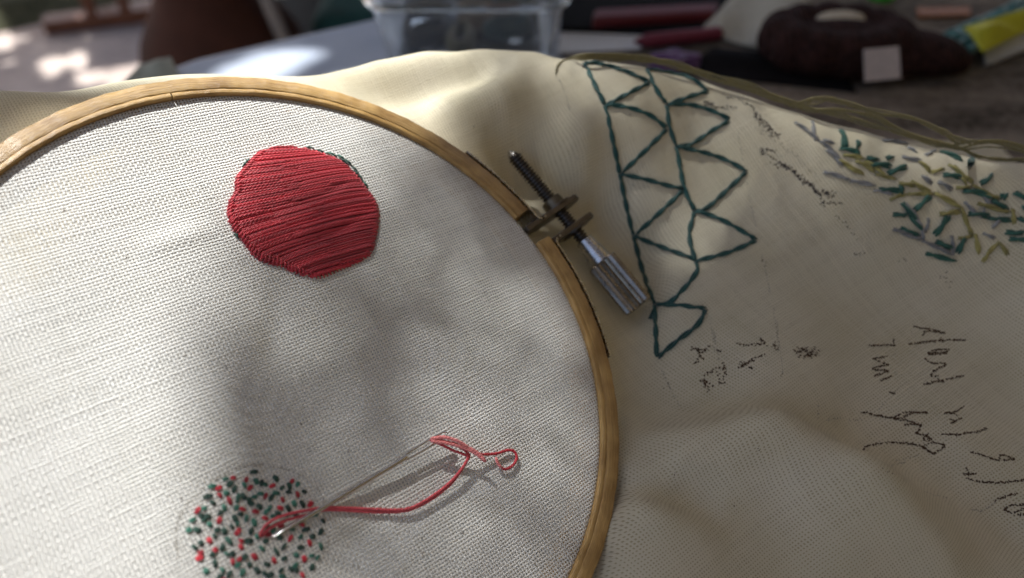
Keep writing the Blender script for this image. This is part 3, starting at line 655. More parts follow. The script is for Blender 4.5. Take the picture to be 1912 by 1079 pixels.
# ------------------------------------------------------------------ the hoop
hoop = empty('embroidery_hoop', O, 'round bamboo embroidery hoop with a metal tightening screw, clamped round the cream cloth', 'hoop')
TOP = 1.35; G0, G1 = 78.3, 85.2        # degrees of the gap
def ring_band(name, r0, r1, z0, z1, a0, a1, mat, rough=.06, parent=hoop, edge=.3):
    prof = [(r0, z0), (r0, z1 - edge), (r0 + edge * .35, z1 - edge * .3), (r0 + edge, z1), (r1 - edge, z1), (r1 - edge * .35, z1 - edge * .3), (r1, z1 - edge), (r1, z0)]
    k = len(prof); n = max(2, int(abs(a1 - a0) * 1.2)); V = []; uv = []; cum = [0]
    for p, q in zip(prof[:-1], prof[1:]): cum.append(cum[-1] + math.hypot(p[0] - q[0], p[1] - q[1]))
    for i in range(n + 1):
        a = a0 + (a1 - a0) * i / n; j = rough * math.sin(a * .9 + r0) + rough * .7 * math.sin(a * 2.3) + RNG.normal(0, rough * .15)
        for (r, z), c in zip(prof, cum):
            V.append(h2w(((r + j * .8) * math.cos(rad(a)), (r + j * .8) * math.sin(rad(a)), z + (j if z > 0 else 0)))); uv.append((rad(a) * r0, c))
    F = [(i * k + j, i * k + (j + 1) % k, (i + 1) * k + (j + 1) % k, (i + 1) * k + j) for i in range(n) for j in range(k)]
    F += [tuple(range(k))[::-1], tuple(n * k + j for j in range(k))]
    return MB().add(V, F, uv).build(name, mat, parent, sharp=50)
ring_band('outer_band', 86.35, 90.5, -7, TOP + .04, G1, G0 + 360, WOOD)
ring_band('inner_strip', 85.0, 86.42, -6.9, TOP - .1, G1, 160.1, WOOD2, .04, edge=.22)
ring_band('inner_strip', 85.0, 86.42, -6.9, TOP + .05, 160.35, G0 + 360, WOOD, .05, edge=.22)
ring_band('inner_ring', 80.5, 84.9, -7.2, -.75, 0, 359.99, WOOD2, .02, edge=.6)
# screw assembly, axis beside the gap
AH = -3.2
tip, kend = on_hoop(952, 283, AH), on_hoop(1193, 572, AH)
ax = kend - tip; LEN = np.linalg.norm(ax); ax /= LEN; axw = M @ ax; TIPW = h2w(tip)
def along(px, py):                            # distance from the tip of the axis point nearest a pixel
    p = on_hoop(px, py, AH); return float((p - tip) @ ax)
sN, sP1, sP2, sK0, sK1 = along(1022, 357), along(1050, 388), along(1080, 420), along(1096, 443), along(1122, 488)
mb = MB(); prof = [(0, .15), (.6, 1.0), (2.2, 1.8)]; s_ = 2.4
while s_ < sK0: prof += [(s_, 1.6), (s_ + .4, 2.4), (s_ + .6, 2.4), (s_ + 1.0, 1.6)]; s_ += 1.15
lathe(mb, prof, TIPW, axw, 20).build('threaded_rod', DARK, hoop, sharp=35)
mb = MB(); lathe(mb, [(0, .1), (.3, .8), (2.2, 1.85)], TIPW - axw * .35, axw, 20).build('rod_tip', STEEL, hoop, sharp=50)
mb = MB(); c = TIPW + axw * (sP1 - 4.6)
lathe(mb, [(0, 3.0), (.3, 3.5), (3.4, 3.8), (3.7, 3.6)], c, axw, 24).build('nut', BRASS, hoop, sharp=35)
def flange(spos, side):
    """plate standing off the band, bent round into a strap along the hoop's outer wall"""
    # local frame: axis ax (tangential), radial out, hoop normal
    nl = np.array([0, 0, 1.]); c = tip + ax * spos; rd = np.cross(nl, ax); rd = rd if rd @ c > 0 else -rd
    mb = MB(); th = 1.9; V = []; outl = []
    r_in = 91.2 - float(np.hypot(*c[:2])); ro = 6.2
    for t in np.linspace(-90, 90, 13): outl.append((3.6 + 5.4 * math.cos(rad(t)), 4.8 * math.sin(rad(t))))
    r_pl = r_in if side > 0 else 85.4 - float(np.hypot(*c[:2]))
    outl = [(r_pl, -4.2)] + outl + [(r_pl, 4.2)]
    for d in (-th / 2, th / 2):
        for a_, b_ in outl: V.append(h2w(c + rd * a_ + nl * b_ + ax * d))
    n = len(outl); F = [tuple(range(n)), tuple(range(n, 2 * n))[::-1]] + [(i, n + i, n + (i + 1) % n, (i + 1) % n) for i in range(n)]
    o = mb.add(V, F).build('flange', DARK, hoop, smooth=False); bevel(o, .25)
    # strap: bend plus band on the outer wall
    corner = c + rd * r_in; a_c = math.degrees(math.atan2(corner[1], corner[0])); pts = []
    sg = -1 if side > 0 else 1
    pts.append(c + rd * (r_in + 3.2))
    pts.append(c + rd * (r_in + 1.4) + ax * .1 * side); pts.append(c + rd * (r_in + .45) + ax * .55 * side)
    for da in np.linspace(1.1, 26 if side > 0 else 20, 22):
        a = rad(a_c + sg * da); pts.append(np.array([91.35 * math.cos(a), 91.35 * math.sin(a), c[2]]))
    pts = np.array(pts); T = np.gradient(pts, axis=0); T /= np.linalg.norm(T, axis=1)[:, None]; V = []
    for i, p in enumerate(pts):
        o_ = np.cross(T[i], nl); o_ /= np.linalg.norm(o_)
        if o_ @ np.array([p[0], p[1], 0]) < 0: o_ = -o_
        if i < 1: o_ = ax * side * -1
        tooth = 0.12 if (i % 2 and i > 5) else 0
        for d, z in ((-.32, -3.6), (-.32, 4.75 + tooth), (.32, 4.75 + tooth), (.32, -3.6)): V.append(h2w(p + o_ * d + nl * z))
    k = len(pts); F = [(i * 4 + j, (i + 1) * 4 + j, (i + 1) * 4 + (j + 1) % 4, i * 4 + (j + 1) % 4) for i in range(k - 1) for j in range(4)] + [(0, 1, 2, 3), (k * 4 - 1, k * 4 - 2, k * 4 - 3, k * 4 - 4)]
    o = MB().add(V, F).build('metal_strap', STEEL, hoop, sharp=40); return o
flange(sP1, -1); flange(sP2, 1)
# washers lying against the flanges
for s0 in (sP1 - 1.45, sP2 + .6):
    mb = MB(); lathe(mb, [(0, 5.0), (.15, 5.3), (.7, 5.3), (.85, 5.0)], TIPW + axw * s0, axw, 28).build('washer', DARK, hoop, sharp=40)
mb = MB(); lathe(mb, [(0, 2.6), (.2, 2.9), (1.2, 3.0), (sK1 - sK0 - .2, 4.0), (sK1 - sK0, 4.0)], TIPW + axw * sK0, axw, 32).build('knob_neck', STEEL, hoop, sharp=30)
nf = 17
def fl(s, r, j): return r - (.8, .5, 0, .5)[j % 4] if r > 3.8 else r
mb = MB(); kl = LEN - sK1
lathe(mb, [(0, 3.4), (.05, 4.7), (.5, 5.15), (kl - .6, 5.15), (kl, 4.7), (kl + .02, 3.4)], TIPW + axw * (sK1 + .02), axw, nf * 4, flute=fl).build('knurled_knob', KNURL, hoop, sharp=25)

# ------------------------------------------------------------------ needle and its thread
def nl_path(pts, conv): return [h2w(hp3(*conv(x, y), h)) for x, y, h in pts]
Z6 = lambda x, y: (300 + x / 2.7314, 780 + y / 2.7314)
needle = None
def make_needle():
    global needle
    A = h2w(hp3(505, 1006, .35)); B = h2w(hp3(824, 816, 3.6)); d = B - A; L = np.linalg.norm(d); d /= L
    e0 = L * .735
    root = empty('needle', A, 'silver tapestry needle with a long eye, laid over the seed stitches', 'needle')
    mb = MB(); prof = [(0, .03), (1.0, .26), (4, .48), (10, .66), (e0 - 3, .70), (e0, .74), (e0 + .8, .6)]
    lathe(mb, prof, A, d, 16, NRM).build('shaft', STEEL2, root, sharp=60)
    a, b, _ = frame_of(d, NRM); a = a if True else -a
    # closed eye loop, rails side by side in the cloth's plane
    n = 40; P = []; Le = L - e0; cx = e0 + Le / 2
    for i in range(n):
        t = 2 * math.pi * i / n; c_, s_ = math.cos(t), math.sin(t)
        P.append(A + d * (cx + Le / 2 * math.copysign(abs(c_) ** .8, c_)) + a * .75 * math.copysign(abs(s_) ** .45, s_))
    P.append(P[0]); P.append(P[1]); mb = MB(); tube(mb, P, .30, 8, caps=False, ref=NRM); mb.build('eye', STEEL2, root)
    needle = (A, B, d, L)
STEEL2 = metal_material('needle_steel', (.74, .74, .73), .13, .05)
make_needle()
def thread_obj(root, name, paths, conv, r, mat, plies=3, pitch=2.6):
    mb = MB()
    for k, pts in enumerate(paths):
        Q = spline(nl_path(pts, conv), .55); Q = Q + np.array([RNG.normal(0, .02, 3) for _ in Q]); floss(mb, Q, r, plies, pitch, 5, phase=k)
    o = mb.build(name, mat, root); return o
pk = empty('pink_thread', h2w(hp3(505, 1000, 0)), 'coral pink embroidery thread doubled through the needle eye and looped over the stretched cloth', 'thread')
sA = [(506, 612, -.4), (508, 590, .8), (530, 556, 1.3), (570, 526, 1.5), (640, 499, 1.6), (730, 480, 1.6), (830, 462, 1.2), (950, 464, .9), (1080, 471, 1.2), (1200, 476, 1.5), (1275, 462, 1.6), (1370, 408, 1.8), (1450, 348, 2.1), (1510, 280, 2.6), (1543, 220, 3.0), (1520, 203, 3.2), (1470, 185, 3.3), (1400, 152, 3.4), (1352, 136, 3.5)]
sB = [(516, 610, -.4), (530, 585, .7), (570, 556, .9), (650, 522, 1.0), (740, 499, 1.0), (830, 474, .9), (950, 476, .7), (1100, 485, .8), (1220, 482, 1.0), (1290, 464, 1.2), (1385, 412, 1.4), (1470, 342, 1.7), (1518, 275, 2.2), (1550, 218, 2.7), (1545, 200, 3.0), (1500, 170, 3.6), (1440, 150, 3.8), (1360, 133, 3.8)]
thread_obj(pk, 'doubled_strands', [sA, sB], Z6, .37, PINK)
thread_obj(pk, 'looped_end', [[(1350, 138, 3.9), (1400, 142, 4.3), (1470, 156, 4.2), (1560, 188, 3.2), (1620, 198, 2.2), (1700, 190, 1.4), (1765, 170, 1.1), (1800, 182, 1.0), (1806, 215, 1.0), (1785, 250, 1.0), (1750, 268, 1.1), (1728, 262, 1.3)]], Z6, .40, RED)
thread_obj(pk, 'pale_end', [[(1728, 262, 1.3), (1706, 240, 1.6), (1693, 212, 2.0)], [(1348, 130, 4.2), (1410, 126, 4.9), (1480, 146, 4.8), (1540, 175, 4.2)], [(1352, 142, 4.2), (1420, 152, 4.4), (1500, 170, 4.2), (1570, 200, 3.9), (1630, 243, 3.7)],
           [(1540, 175, 4.2), (1590, 205, 4.0), (1622, 238, 4.0)]], Z6, .46, PALE)
# loose olive floss laid along the ridge of the cloth
olive = None
def olive_thread():
    st = hit(1038, 140); root = empty('olive_thread', st, 'loose olive green floss lying along the top ridge of the draped cloth', 'thread')
    base = [(1037, 140), (1042, 122), (1062, 112), (1092, 108), (1150, 108), (1205, 111), (1262, 124), (1330, 146), (1400, 166), (1450, 186), (1487, 198)]
    tails = [[(1487, 198), (1520, 188), (1553, 187), (1598, 197), (1638, 211), (1694, 219), (1731, 230), (1761, 247), (1787, 262), (1820, 264), (1879, 265), (1925, 281)],
             [(1487, 198), (1520, 203), (1583, 208), (1638, 222), (1694, 248), (1750, 267), (1787, 274), (1824, 288), (1861, 297), (1925, 301)],
             [(1487, 200), (1530, 204), (1570, 214), (1625, 232), (1680, 250), (1730, 264), (1790, 276), (1850, 270), (1925, 286)]]
    ydep = lambda px: float(np.interp(px, [1037, 1092, 1200, 1300, 1500, 1700, 1912, 2000], [246, 257, 261, 259, 249, 238, 229, 225]))
    for k in range(17):
        pts = base + tails[k % 3]; P = []
        for i, (x, y) in enumerate(pts):
            jx, jy = RNG.normal(0, 1.5), RNG.normal(0, 3.4 if i > 2 else .7)
            p = hit(x, y, .5) if i < 3 else at_y(x + jx, y + jy - (2.5 if x < 1500 else 0), ydep(x) - 1.0)
            if i >= 3: p[2] = max(p[2], float(surf_z(p[0], p[1])) + .4)
            P.append(p)
        mb = MB(); floss(mb, spline(P, 1.4), .34, 2, 3.0, 5, ref=(0, 0, 1)); mb.build('strand', OLIVE2, root)
olive_thread()

# ------------------------------------------------------------------ things on the table behind (all out of focus)
def slab(name, pts, z0, z1, mat, label, cat, bev=1.0, parent=None):
    n = len(pts); V = [(x, y, z) for z in (z1, z0) for x, y in pts]
    o = MB().add(V, [tuple(range(n))[::-1], tuple(range(n, 2 * n))] + [(i, (i + 1) % n, n + (i + 1) % n, n + i) for i in range(n)]).build(name, mat, parent, smooth=False)
    bevel(o, bev); return tag(o, label, cat)
def blob(name, balls, mat, label, cat, vox=2.0, parent=None, sub=0):
    mb = MB()
    for c, r, rz in balls:
        nu, nv = 20, 12; V = []; cz, sz = math.cos(rz), math.sin(rz)
        for i in range(1, nv):
            ph = math.pi * i / nv
            for j in range(nu):
                t = 2 * math.pi * j / nu; x, y, z = r[0] * math.sin(ph) * math.cos(t), r[1] * math.sin(ph) * math.sin(t), r[2] * math.cos(ph)
                V.append((c[0] + x * cz - y * sz, c[1] + x * sz + y * cz, c[2] + z))
        V += [(c[0], c[1], c[2] + r[2]), (c[0], c[1], c[2] - r[2])]; a, b = len(V) - 2, len(V) - 1
        F = [(i * nu + j, (i + 1) * nu + j, (i + 1) * nu + (j + 1) % nu, i * nu + (j + 1) % nu) for i in range(nv - 2) for j in range(nu)]
        F += [(a, j, (j + 1) % nu) for j in range(nu)] + [(b, (nv - 2) * nu + (j + 1) % nu, (nv - 2) * nu + j) for j in range(nu)]
        mb.add(V, F)
    o = mb.build(name, mat, parent)
    m = o.modifiers.new('remesh', 'REMESH'); m.mode = 'VOXEL'; m.voxel_size = vox * S; m.use_smooth_shade = True
    m = o.modifiers.new('smooth', 'SMOOTH'); m.iterations = 4
    return tag(o, label, cat) if label else o
PAPER = simple('white_paper', (.62, .64, .66), .8, .06)
REDP = simple('red_plastic', (.10, .003, .008), .6, .1)
def tz(px, py, z=2.5): p = at_z(px, py, z); return p[:2]

def tub():
    g = N('clear_plastic'); g.set(Base_Color=(.93, .95, .95, 1), Roughness=.07, IOR=1.45, Transmission_Weight=.96)
    cx, cy = -27, 512; rt = empty('plastic_tub', (cx, cy, 1), 'clear square plastic tub with a thick rim standing behind the cloth', 'tub')
    def rr(hw, z, rad_=14):
        P = []
        for sx, sy, a0 in ((1, 1, 0), (-1, 1, 90), (-1, -1, 180), (1, -1, 270)):
            for k in range(7):
                a = rad(a0 + 15 * k); P.append((cx + sx * (hw - rad_) + rad_ * math.cos(a), cy + sy * (hw - rad_) + rad_ * math.sin(a), z))
        return P
    def skin(name, prof):
        V = []; n = 28
        for hw, z in prof: V += rr(hw, z, 15)
        k = len(prof); F = [(i * n + j, i * n + (j + 1) % n, (i + 1) * n + (j + 1) % n, (i + 1) * n + j) for i in range(k - 1) for j in range(n)]
        F += [tuple(range(n))[::-1], tuple((k - 1) * n + j for j in range(n))]
        return MB().add(V, F).build(name, g.m, rt, sharp=50)
    skin('tub_wall', [(50, 1), (52, 2.5), (58.5, 40), (58.7, 42), (57.2, 42), (56.9, 40), (50.4, 4), (49.5, 3.4)])
    V = []; n = 28; pr = [(57.4, 42.2), (61.5, 42.2), (62.2, 43.5), (62.2, 50), (61.2, 51), (59.5, 51), (59.3, 44.5), (57.4, 44.0)]
    for hw, z in pr: V += rr(hw, z, 17)
    k = len(pr); F = [(i * n + j, i * n + (j + 1) % n, ((i + 1) % k) * n + (j + 1) % n, ((i + 1) % k) * n + j) for i in range(k) for j in range(n)]
    MB().add(V, F).build('tub_rim', g.m, rt, sharp=50)
    yarn = [((.02, .02, .025), 'black', -28, -20), ((.12, .075, .03), 'brown', 2, 6), ((.10, .09, .03), 'olive', -6, -28), ((.015, .05, .05), 'dark teal', 24, -12), ((.05, .05, .06), 'charcoal', -30, 22), ((.16, .08, .05), 'rust', 20, 24)]
    for c, nm, dx, dy in yarn:
        mb = MB(); ang = random.uniform(0, 3)
        for w_ in range(14):
            P = []
            for i in range(15):
                t = 2 * math.pi * i / 14; q = (15 + random.uniform(-1, 1)) * math.cos(t); p = (5.5 + w_ % 4) * math.sin(t)
                P.append((cx + dx + q * math.cos(ang) - p * math.sin(ang), cy + dy + q * math.sin(ang) + p * math.cos(ang), 6.5 + (w_ // 4) * 2.6 + random.uniform(-.4, .4)))
            tube(mb, P, 1.25, 5, caps=False, ref=(0, 0, 1))
        tag(mb.build('thread_skein', thread_material(nm.replace(' ', '_') + '_skein', c)), nm + ' thread skein lying inside the clear plastic tub', 'thread skein', 'thread skeins in the plastic tub')
tub()

def background_things():
    # sheet of paper, pens, case, purple skein
    a, b, c, d = tz(1040, 100), tz(1195, 92), tz(1215, 50), tz(1050, 48)
    slab('paper_sheet', [a, b, c, d], 2.6, 3.1, PAPER, 'pale blue white paper sheet lying right of the plastic tub', 'paper', .1)
    p0, p1 = at_z(1185, 78, 8), at_z(1345, 62, 8); mb = MB(); lathe(mb, [(0, 1), (8, 4.4), (9, 4.6), (np.linalg.norm(p1 - p0) - 2, 4.6), (np.linalg.norm(p1 - p0), 3.8)], p0, p1 - p0, 14)
    tag(mb.build('pen', simple('pink_plastic', (.15, .015, .035), .6), sharp=40), 'dark pink pen lying between the paper and the cream cloth', 'pen')
    P = [tz(1105, 38, 12), tz(1335, 24, 12), tz(1345, 4, 12), tz(1110, 16, 12)]
    slab('pencil_case', P, 2.6, 13, REDP, 'dark red flat plastic case behind the paper sheet', 'case', 3)
    P = [tz(1035, 28, 8), tz(1330, 55, 8), tz(1330, 42, 8), tz(1035, 0, 8)]
    slab('notebook', [tz(1045, 46, 8), tz(1330, 57, 8), tz(1400, -60, 8), tz(1060, -60, 8)], 2.5, 2.6 + 4, simple('black_cover', (.006, .0055, .006), .9, spec=.15), 'black notebook under the dark red case', 'notebook', .8)
    mb = MB(); q = at_z(1262, 116, 8)
    for k in range(12):
        P = []
        for i in range(17):
            t = 2 * math.pi * i / 16; P.append((q[0] + (15 - (k % 5) * 3) * math.cos(t), q[1] + 4 + (8 - (k % 4) * 2) * math.sin(t), 5 + (k // 4) * 2.6 + random.uniform(-.5, .5)))
        tube(mb, P, 1.4, 5, caps=False, ref=(0, 0, 1))
    tag(mb.build('thread_skein', thread_material('purple_skein', (.09, .02, .12))), 'purple thread skein lying just behind the ridge of the cloth', 'thread skein')
    # brown knitted pouch: body, opening, cream lining, label
    br = N('dark_brown_knit'); tc = br.n('TexCoord').outputs['Object']; f = br.noise(tc, 260, 4); wv = br.n('TexWave'); wv.inputs['Scale'].default_value = 90; wv.inputs['Distortion'].default_value = 2; br.l(tc, wv.inputs[0])
    br.set(Base_Color=br.ramp(f, [(.3, (.014, .006, .005)), (.7, (.045, .018, .015))]), Roughness=.95, Specular_IOR_Level=.2); br.bump(wv.outputs['Fac'], .8, .002)
    c0 = at_z(1590, 90, 14); root = empty('knitted_pouch', (c0[0], c0[1], 2), 'dark brown knitted pouch with a cream lining and a small white fabric label', 'pouch')
    balls = []
    for t in range(0, 360, 30):
        balls.append(((c0[0] - 8 + 34 * math.cos(rad(t)), c0[1] + 6 + 22 * math.sin(rad(t)), 17), (16, 15, 14.5), 0))
    balls += [((c0[0] - 8, c0[1] + 4, 17), (32, 19, 13), 0), ((c0[0] - 34, c0[1] - 2, 12), (18, 17, 12), 0), ((c0[0] + 38, c0[1] - 6, 14), (30, 20, 12.5), -.25), ((c0[0] + 58, c0[1] - 8, 11), (14, 14, 9), 0), ((c0[0] + 2, c0[1] - 10, 12), (46, 20, 10), -.1), ((c0[0] - 8, c0[1] + 6, 8), (34, 22, 6), 0)]
    o = blob('pouch_body', balls, br.m, None, None, 2.0, root)
    o = blob('lining', [((c0[0] - 6, c0[1] + 14, 27), (17, 10, 3.5), .2)], simple('cream_felt', (.42, .37, .28), .95, .1), None, None, 1.5, root)
    lp = at_z(1648, 120, 12); V = []
    for k, (x, y) in enumerate([(1614, 153), (1681, 146), (1677, 86), (1612, 92)]):
        p = at_y(x, y, lp[1] - 20 + (0 if k < 2 else 9)); V.append(p)
    V = np.array(V); nv = np.cross(V[1] - V[0], V[3] - V[0]); nv /= np.linalg.norm(nv)
    m = MB().add(np.concatenate([V, V + nv * 1.2]), [(3, 2, 1, 0), (4, 5, 6, 7), (0, 1, 5, 4), (1, 2, 6, 5), (2, 3, 7, 6), (3, 0, 4, 7)])
    m.build('fabric_label', simple('grey_white_label', (.50, .43, .40), .9, .08), root, smooth=False)
    # cream cloth scrap beside it, crumpled
    def scrap(name, quad, z, mat, label, amp, seed, cat='cloth'):
        rn = np.random.default_rng(seed); n = 22; V = []; Q4 = [np.array([*tz(*q, z_), z_]) for q, z_ in zip(quad, z)]; ph = rn.uniform(0, 6, 6)
        for j in range(n):
            for i in range(n):
                u, v = i / (n - 1), j / (n - 1); p = (Q4[0] * (1 - u) + Q4[1] * u) * (1 - v) + (Q4[3] * (1 - u) + Q4[2] * u) * v
                h = amp * (.5 + .5 * math.sin(7 * u + 3 * v + ph[0])) * (.6 + .4 * math.sin(6 * v + ph[1])) * math.sin(math.pi * u) ** .5 * math.sin(math.pi * v) ** .5
                V.append(p + [0, 0, h])
        F = [(j * n + i, j * n + i + 1, (j + 1) * n + i + 1, (j + 1) * n + i) for j in range(n - 1) for i in range(n - 1)]
        o = MB().add(V, F).build(name, mat); m_ = o.modifiers.new('thick', 'SOLIDIFY'); m_.thickness = 1.2 * S; m_.offset = -1; return tag(o, label, cat)
    scrap('folded_cloth', [(1300, 62), (1448, 96), (1520, -10), (1400, -40)], [4, 6, 22, 16], simple('cream_linen', (.40, .38, .31), .9, .1), 'cream linen cloth pushed against the brown knitted pouch', 14, 3)
    scrap('yellow_wrapper', [(1838, 96), (1930, 52), (1925, 12), (1800, 50)], [19, 19, 30, 26], simple('yellow_wrapper', (.45, .44, .02), .6, .1), 'bright yellow wrapper on the teal yarn at the far right', 7, 5, 'wrapper')
    scrap('white_wrapper', [(1842, 122), (1935, 88), (1930, 48), (1838, 98)], [4, 5, 10, 9], simple('white_wrapper', (.46, .47, .48), .6, .06), 'crumpled white wrapper in front of the yellow one', 5, 6, 'wrapper')
    scrap('white_scrap', [(1738, 118), (1762, 112), (1756, 92), (1738, 96)], [4, 5, 14, 12], PAPER, 'tiny white paper scrap against the end of the brown pouch', 2, 8, 'paper')
    scrap('pouch_shadow_cloth', [(1270, 138), (1600, 172), (1560, 110), (1330, 88)], [3, 3, 5, 6], simple('pouch_shadow_black', (.008, .007, .008), .95, .3, spec=.1), 'crumpled black sheet standing in for the shadow by the brown knitted pouch', 6, 21)  # dark sheet stands in for the shadow in front of the pouch
    # teal yarn: loose hanks
    mb = MB(); rn = np.random.default_rng(4)
    for k in range(26):
        x0, y0 = 1752 + rn.uniform(-4, 60), 96 - rn.uniform(0, 40); P = []
        for i in range(9):
            t = i / 8; q = at_z(x0 + t * 150 + 8 * math.sin(5 * t + k), y0 - t * 62 + 6 * math.sin(4 * t + k * 2), 6 + rn.uniform(0, 12)); P.append(q)
        tube(mb, spline(P, 5), 2.0, 6, ref=(0, 0, 1))
    tag(mb.build('yarn_hank', thread_material('teal_yarn', (.01, .13, .12))), 'teal yarn hank under the yellow wrapper at the far right', 'yarn')
    # bright green bottle cap thing and orange strip
    q = at_z(1664, 8, 6); root = empty('glue_bottle', (q[0], q[1] + 20, 2.6), 'small bright green bottle standing behind the brown pouch', 'bottle')
    mb = MB(); lathe(mb, [(0, 9), (1, 10), (30, 10), (34, 7), (36, 4)], (q[0], q[1] + 20, 2.6), (0, 0, 1), 20, (1, 0, 0)).build('bottle_body', simple('lime_plastic', (.06, .40, .03), .4), root, sharp=40)
    mb = MB(); lathe(mb, [(0, 4.5), (12, 3.5), (13, 2)], (q[0], q[1] + 20, 38), (0, 0, 1), 20, (1, 0, 0)).build('bottle_cap', simple('teal_cap', (.05, .3, .2), .4), root, sharp=40)
    slab('wooden_ruler', [tz(1715, 30, 5), tz(1812, 28, 5), tz(1812, 12, 5), tz(1712, 14, 5)], 3, 5.5, simple('orange_wood', (.30, .11, .03), .6), 'orange brown wooden ruler behind the yarn', 'ruler', .5)
    # green-grey folded napkin hanging at the table's left corner
    scrap('folded_napkin', [(190, 190), (345, 160), (318, 106), (262, 120)], [3, 3, 2, 2], simple('grey_green_cotton', (.30, .31, .25), .9, .1), 'grey green folded napkin at the left corner of the table', 5, 11)
background_things()

# ------------------------------------------------------------------ beyond the table, on the ground
def beyond():
    GZ = -725.
    bw = simple('red_brown_wood', (.16, .05, .018), .5, .3, 20)
    # low wooden stool with turned legs and stretchers
    def g(px, py): return at_z(px, py, GZ)
    c = g(222, 40); ang = rad(20); root = empty('wooden_stool', c, 'red brown wooden stool with slim legs on the sunny paving', 'stool')
    R = lambda x, y, z: (c[0] + x * math.cos(ang) - y * math.sin(ang), c[1] + x * math.sin(ang) + y * math.cos(ang), GZ + z)
    for x, y in ((-60, -20), (30, -20), (120, -10), (-60, 240), (120, 240)):
        mb = MB(); tube(mb, [R(x, y, 0), R(x, y, 130), R(x * .97, y, 430)], [15, 17, 18], 10, ref=(1, 0, 0)); mb.build('leg', bw, root, sharp=50)
    mb = MB(); box(mb, (-190, -45, 4), (180, 15, 42), lambda p: R(*p)); bevel(mb.build('foot_rail', bw, root, smooth=False), 4)
    mb = MB(); box(mb, (-170, -60, 430), (200, 280, 462), lambda p: R(*p)); bevel(mb.build('seat', bw, root, smooth=False), 6)
    # big brown clay jar
    q = at_y(405, 40, 1080); q[2] = GZ
    root = empty('clay_jar', q, 'large dark brown clay jar standing beyond the table edge', 'jar')
    prof = [(0, 60), (10, 75), (120, 100), (260, 128), (380, 132), (470, 108), (530, 74), (560, 66), (590, 78), (600, 74)]
    pr = simple('brown_clay', (.05, .018, .010), .8, .3, 15, spec=.2)
    mb = MB(); lathe(mb, [(a * 1.0, b * 1.02) for a, b in prof], q, (0, 0, 1), 40, (1, 0, 0)).build('jar_body', pr, root, sharp=60)
    # dark teal cushion chair behind
    p = at_y(600, 10, 1150); root = empty('cushioned_chair', (p[0], p[1], GZ), 'dark chair with teal cushions beyond the plastic tub', 'chair')
    dk = simple('black_fabric', (.010, .012, .012), .8, .2, 60); tl = simple('dark_teal_fabric', (.006, .05, .045), .85, .3, 30)
    x, y = p[0] - 40, p[1]
    mb = MB(); box(mb, (x - 120, y - 60, GZ + 330), (x + 900, y + 520, GZ + 400)); bevel(mb.build('seat', dk, root, smooth=False), 20, 4)
    mb = MB(); box(mb, (x - 100, y + 420, GZ + 400), (x + 880, y + 520, GZ + 900)); bevel(mb.build('backrest', dk, root, smooth=False), 25, 4)
    mb = MB(); box(mb, (x + 20, y - 30, GZ + 401), (x + 330, y + 380, GZ + 480)); bevel(mb.build('cushion', tl, root, smooth=False), 30, 5)
    mb = MB(); box(mb, (x + 345, y - 30, GZ + 401), (x + 860, y + 380, GZ + 480)); bevel(mb.build('cushion', tl, root, smooth=False), 30, 5)
    for dx in (-90, 850):
        for dy in (-20, 470):
            mb = MB(); tube(mb, [(x + dx, y + dy, GZ), (x + dx, y + dy, GZ + 330)], 22, 10, ref=(1, 0, 0)); mb.build('leg', dk, root, sharp=50)
    mb = MB(); a = at_y(500, 5, 1040); b = at_y(530, 75, 1040)
    tube(mb, [a + (a - b) * 2, b + (b - a) * 4], 9, 10, ref=(0, 1, 0)); tag(mb.build('bamboo_cane', simple('grey_cane', (.22, .19, .16), .6)), 'thin grey cane leaning beside the brown clay jar', 'cane')
beyond()

